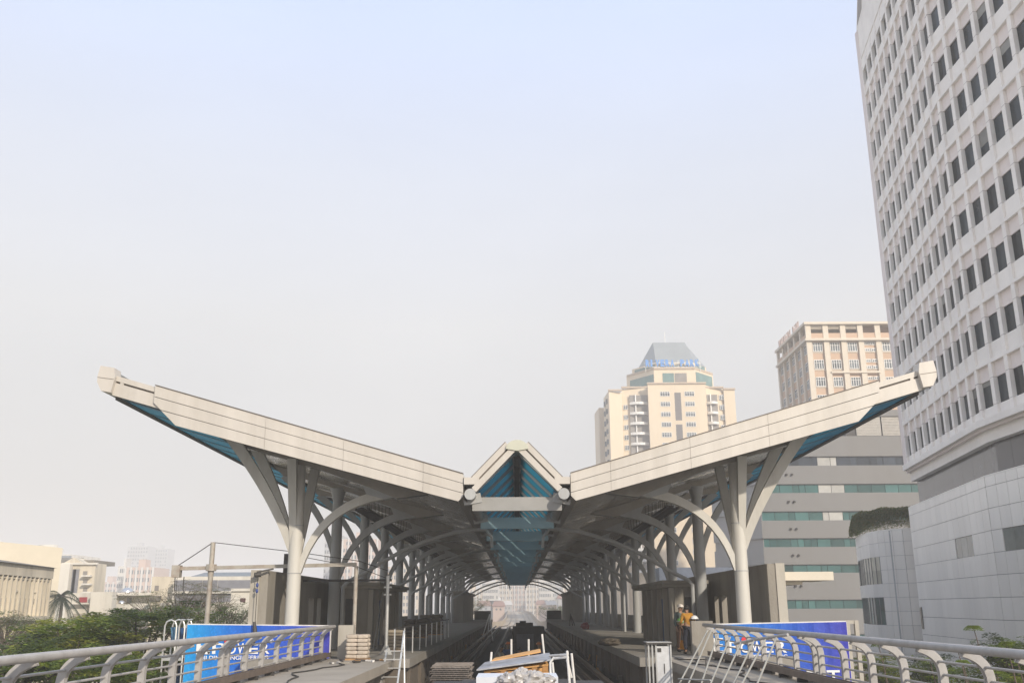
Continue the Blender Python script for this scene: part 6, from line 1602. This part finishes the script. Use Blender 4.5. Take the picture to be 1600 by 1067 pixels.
for i, (k, px, py, D, s_, lb) in enumerate(TR): tree(k, px, py, D, s_, lb, rot=i*1.7, group='trees beyond the station' if D > 180 else 'trees beside the viaduct')
# young umbrella sprigs at the right
def sprig(px, py, D, r_, lab, seed):
    c = at(px, py, D); t = thing('sapling', lab, 'young tree', (c.x, c.y, GZ), 'sprigs by the right railing'); rr = random.Random(seed)
    V = []; F = []
    for k in range(22):
        a = 2*math.pi*k/22 + rr.uniform(-.15,.15); d = Vector((math.cos(a), math.sin(a), 0)); L_ = r_*rr.uniform(0.65,1.0)
        for j in range(11):
            f = (j+1)/11; p = c + d*L_*f + Vector((0,0, 0.10*math.sin(f*2.2)*r_*2 - f*f*r_*0.45 + rr.uniform(0,.05)))
            for sd in (-1,1):
                s_ = d.cross(Vector((0,0,1)))*sd; q = 0.11*(1-0.4*f)*r_/0.4; n = len(V)
                V += [p, p+s_*q+d*0.02, p+s_*q*1.02+d*0.05+Vector((0,0,-0.02)), p+d*0.045]; F.append((n,n+1,n+2,n+3))
    me = bpy.data.meshes.new('crown'); me.from_pydata([v-c for v in V], [], F); me.materials.append(M_leaf[0]); piece('crown', me, t, c)
    part('trunk', MB().tube([(c.x+0.5, c.y+0.4, GZ), (c.x+0.35, c.y+0.2, c.z-2.2), (c.x+0.12, c.y, c.z-0.7), (c.x, c.y, c.z)], [0.07,0.04,0.02,0.012], 6), M_bark, t)
for i, (px, py, D, r_, lab) in enumerate(((1521,980,34,0.32,'highest umbrella shaped leaf sprig in front of the white tower podium'), (1496,1014,33,0.24,'small leaf sprig just below the right top rail'),
        (1571,1005,33,0.24,'flat leaf sprig touching the top rail near the right edge'), (1372,1006,36,0.26,'leaf sprig beside the cream frame'), (1555,1046,31,0.28,'leaf sprig between two railing posts near the right edge'),
        (1345,1032,36,0.3,'leaf sprig low beside the cream frame'), (1504,1034,32,0.25,'leaf sprig below the small one under the right rail'), (1452,1030,33,0.26,'leaf sprig left of the highest one'), (1587,1024,31,0.25,'leaf sprig at the right frame edge'))):
    sprig(px, py, D, r_, lab, 40+i)
# fan palm beside the louvred building
c = at(96, 930, 104); t = thing('palm_tree', 'tall drooping palm between the louvred and pediment buildings', 'palm', (c.x, c.y, GZ))
part('trunk', MB().tube([(c.x, c.y, GZ), (c.x+0.15, c.y, c.z)], [0.25,0.16], 8), M_bark, t)
M_palm = leafmat('palm_leaf', (0.028,0.045,0.022)); rr = random.Random(8)
for k in range(26):
    a = 2*math.pi*k/26 + rr.uniform(-.2,.2); el = rr.uniform(-0.9, 1.1); L_ = rr.uniform(2.8,4.4); mb = MB(); n = 9; prev = None
    d = Vector((math.cos(a), math.sin(a), 0)); pts = [c + d*(L_*f*math.cos(el)) + Vector((0,0, L_*f*math.sin(el)*0.9 - 2.6*f*f)) for f in [i/n for i in range(n+1)]]
    for i in range(1, n+1):
        p = pts[i]; q = pts[i-1]; s_ = d.cross(Vector((0,0,1)))
        for sd in (-1,1):
            for h in (0, .33, .66):
                pp = q.lerp(p, h); mb.poly([pp, pp+s_*sd*0.42*(1.1-i/n)+(p-q)*0.8+Vector((0,0,-0.25)), pp+(p-q)*0.28])
    me = bpy.data.meshes.new('frond'); me.from_pydata([v-c for v in mb.v], [], mb.f); me.materials.append(M_palm); piece('frond', me, t, c)
# roof hedge on the annex
rr = random.Random(9); V = []; F = []; MI = []
for k in range(32000):
    s = rr.uniform(1.8, ss_[-1]-0.3); p = on_line(s); f = min(1, (s-1.6)/3.0); h = (0.75 + 1.15*f)*(0.97+0.10*noise.noise(Vector((s*0.5,0,3)))) ; dpt = 1.7
    th = rr.uniform(0, math.pi); r_ = rr.uniform(0.80, 1.0)
    q = Vector((p.x + rr.uniform(-.1,.1), p.y + 0.35 + dpt*0.5 - math.cos(th)*dpt*0.5*r_ + 0.1, atop + 0.08 + h*math.sin(th)**0.45*r_ + 0.12*noise.noise(Vector((s*2.5, th*3, 0)))))
    if q.z < atop+0.1: q.z = atop+0.1+rr.random()*0.5
    a = rr.uniform(0,6.28); e_ = rr.uniform(-1.2,1.2); u = Vector((math.cos(a)*math.cos(e_), math.sin(a)*math.cos(e_), math.sin(e_))); w = u.cross(Vector((rr.uniform(-1,1),rr.uniform(-1,1),1))).normalized(); L_ = rr.uniform(0.10,0.2); n = len(V)
    V += [q, q+u*L_*0.5+w*L_*0.25, q+u*L_, q+u*L_*0.5-w*L_*0.25]; F.append((n,n+1,n+2,n+3)); MI.append(0 if rr.random() < .55 else 1)
me = bpy.data.meshes.new('hedge'); b_ = Vector((34, 84, atop)); me.from_pydata([v-b_ for v in V], [], F); me.materials.append(leafmat('hedge_leaf', (0.07,0.10,0.025))); me.materials.append(leafmat('hedge_tip', (0.13,0.12,0.035)))
me.polygons.foreach_set('material_index', MI)
o = bpy.data.objects.new('roof_hedge', me); COL.objects.link(o); o.location = b_; o['label'] = 'dense clipped green hedge on top of the curved white annex'; o['category'] = 'hedge'
# undergrowth far below on the left
V = []; F = []; rr = random.Random(10)
for k in range(26000):
    x = rr.uniform(-75, -8) if k % 3 else rr.uniform(14, 30); y = rr.uniform(18, 95); z = GZ + 2.2 + 2.6*noise.noise(Vector((x*0.12, y*0.12, 0))) + rr.uniform(-.8,.8)
    if x > 0 and y > 55: continue
    q = Vector((x,y,z)); a = rr.uniform(0,6.28); u = Vector((math.cos(a), math.sin(a), rr.uniform(-.4,.4))); w = u.cross(Vector((0,0,1))).normalized(); L_ = rr.uniform(0.4,1.0); n = len(V)
    V += [q, q+u*L_*0.5+w*L_*0.25, q+u*L_, q+u*L_*0.5-w*L_*0.25]; F.append((n,n+1,n+2,n+3))
me = bpy.data.meshes.new('undergrowth'); me.from_pydata(V, [], F); me.materials.append(M_leaf[1]); o = bpy.data.objects.new('undergrowth', me); COL.objects.link(o); o['kind'] = 'stuff'; o['label'] = 'dense green undergrowth at street level beside the viaduct'
# ================================================================ haze
hz = bpy.data.meshes.new('haze'); mbh = MB().box(-2500, 2500, -320, 2700, GZ-1.6, 76)
hz.from_pydata(mbh.v, [], mbh.f); ho = bpy.data.objects.new('haze', hz); COL.objects.link(ho); ho['kind'] = 'stuff'; ho['label'] = 'thin pale smog over the whole city'
hm = bpy.data.materials.new('haze_air'); hm.use_nodes = True; n_ = hm.node_tree.nodes; n_.clear()
vo = n_.new('ShaderNodeOutputMaterial'); vp = n_.new('ShaderNodeVolumePrincipled'); vp.inputs['Color'].default_value = (0.95, 0.925, 0.90, 1); vp.inputs['Density'].default_value = HAZE; vp.inputs['Anisotropy'].default_value = 0.0
hm.node_tree.links.new(vp.outputs[0], vo.inputs['Volume']); hz.materials.append(hm)
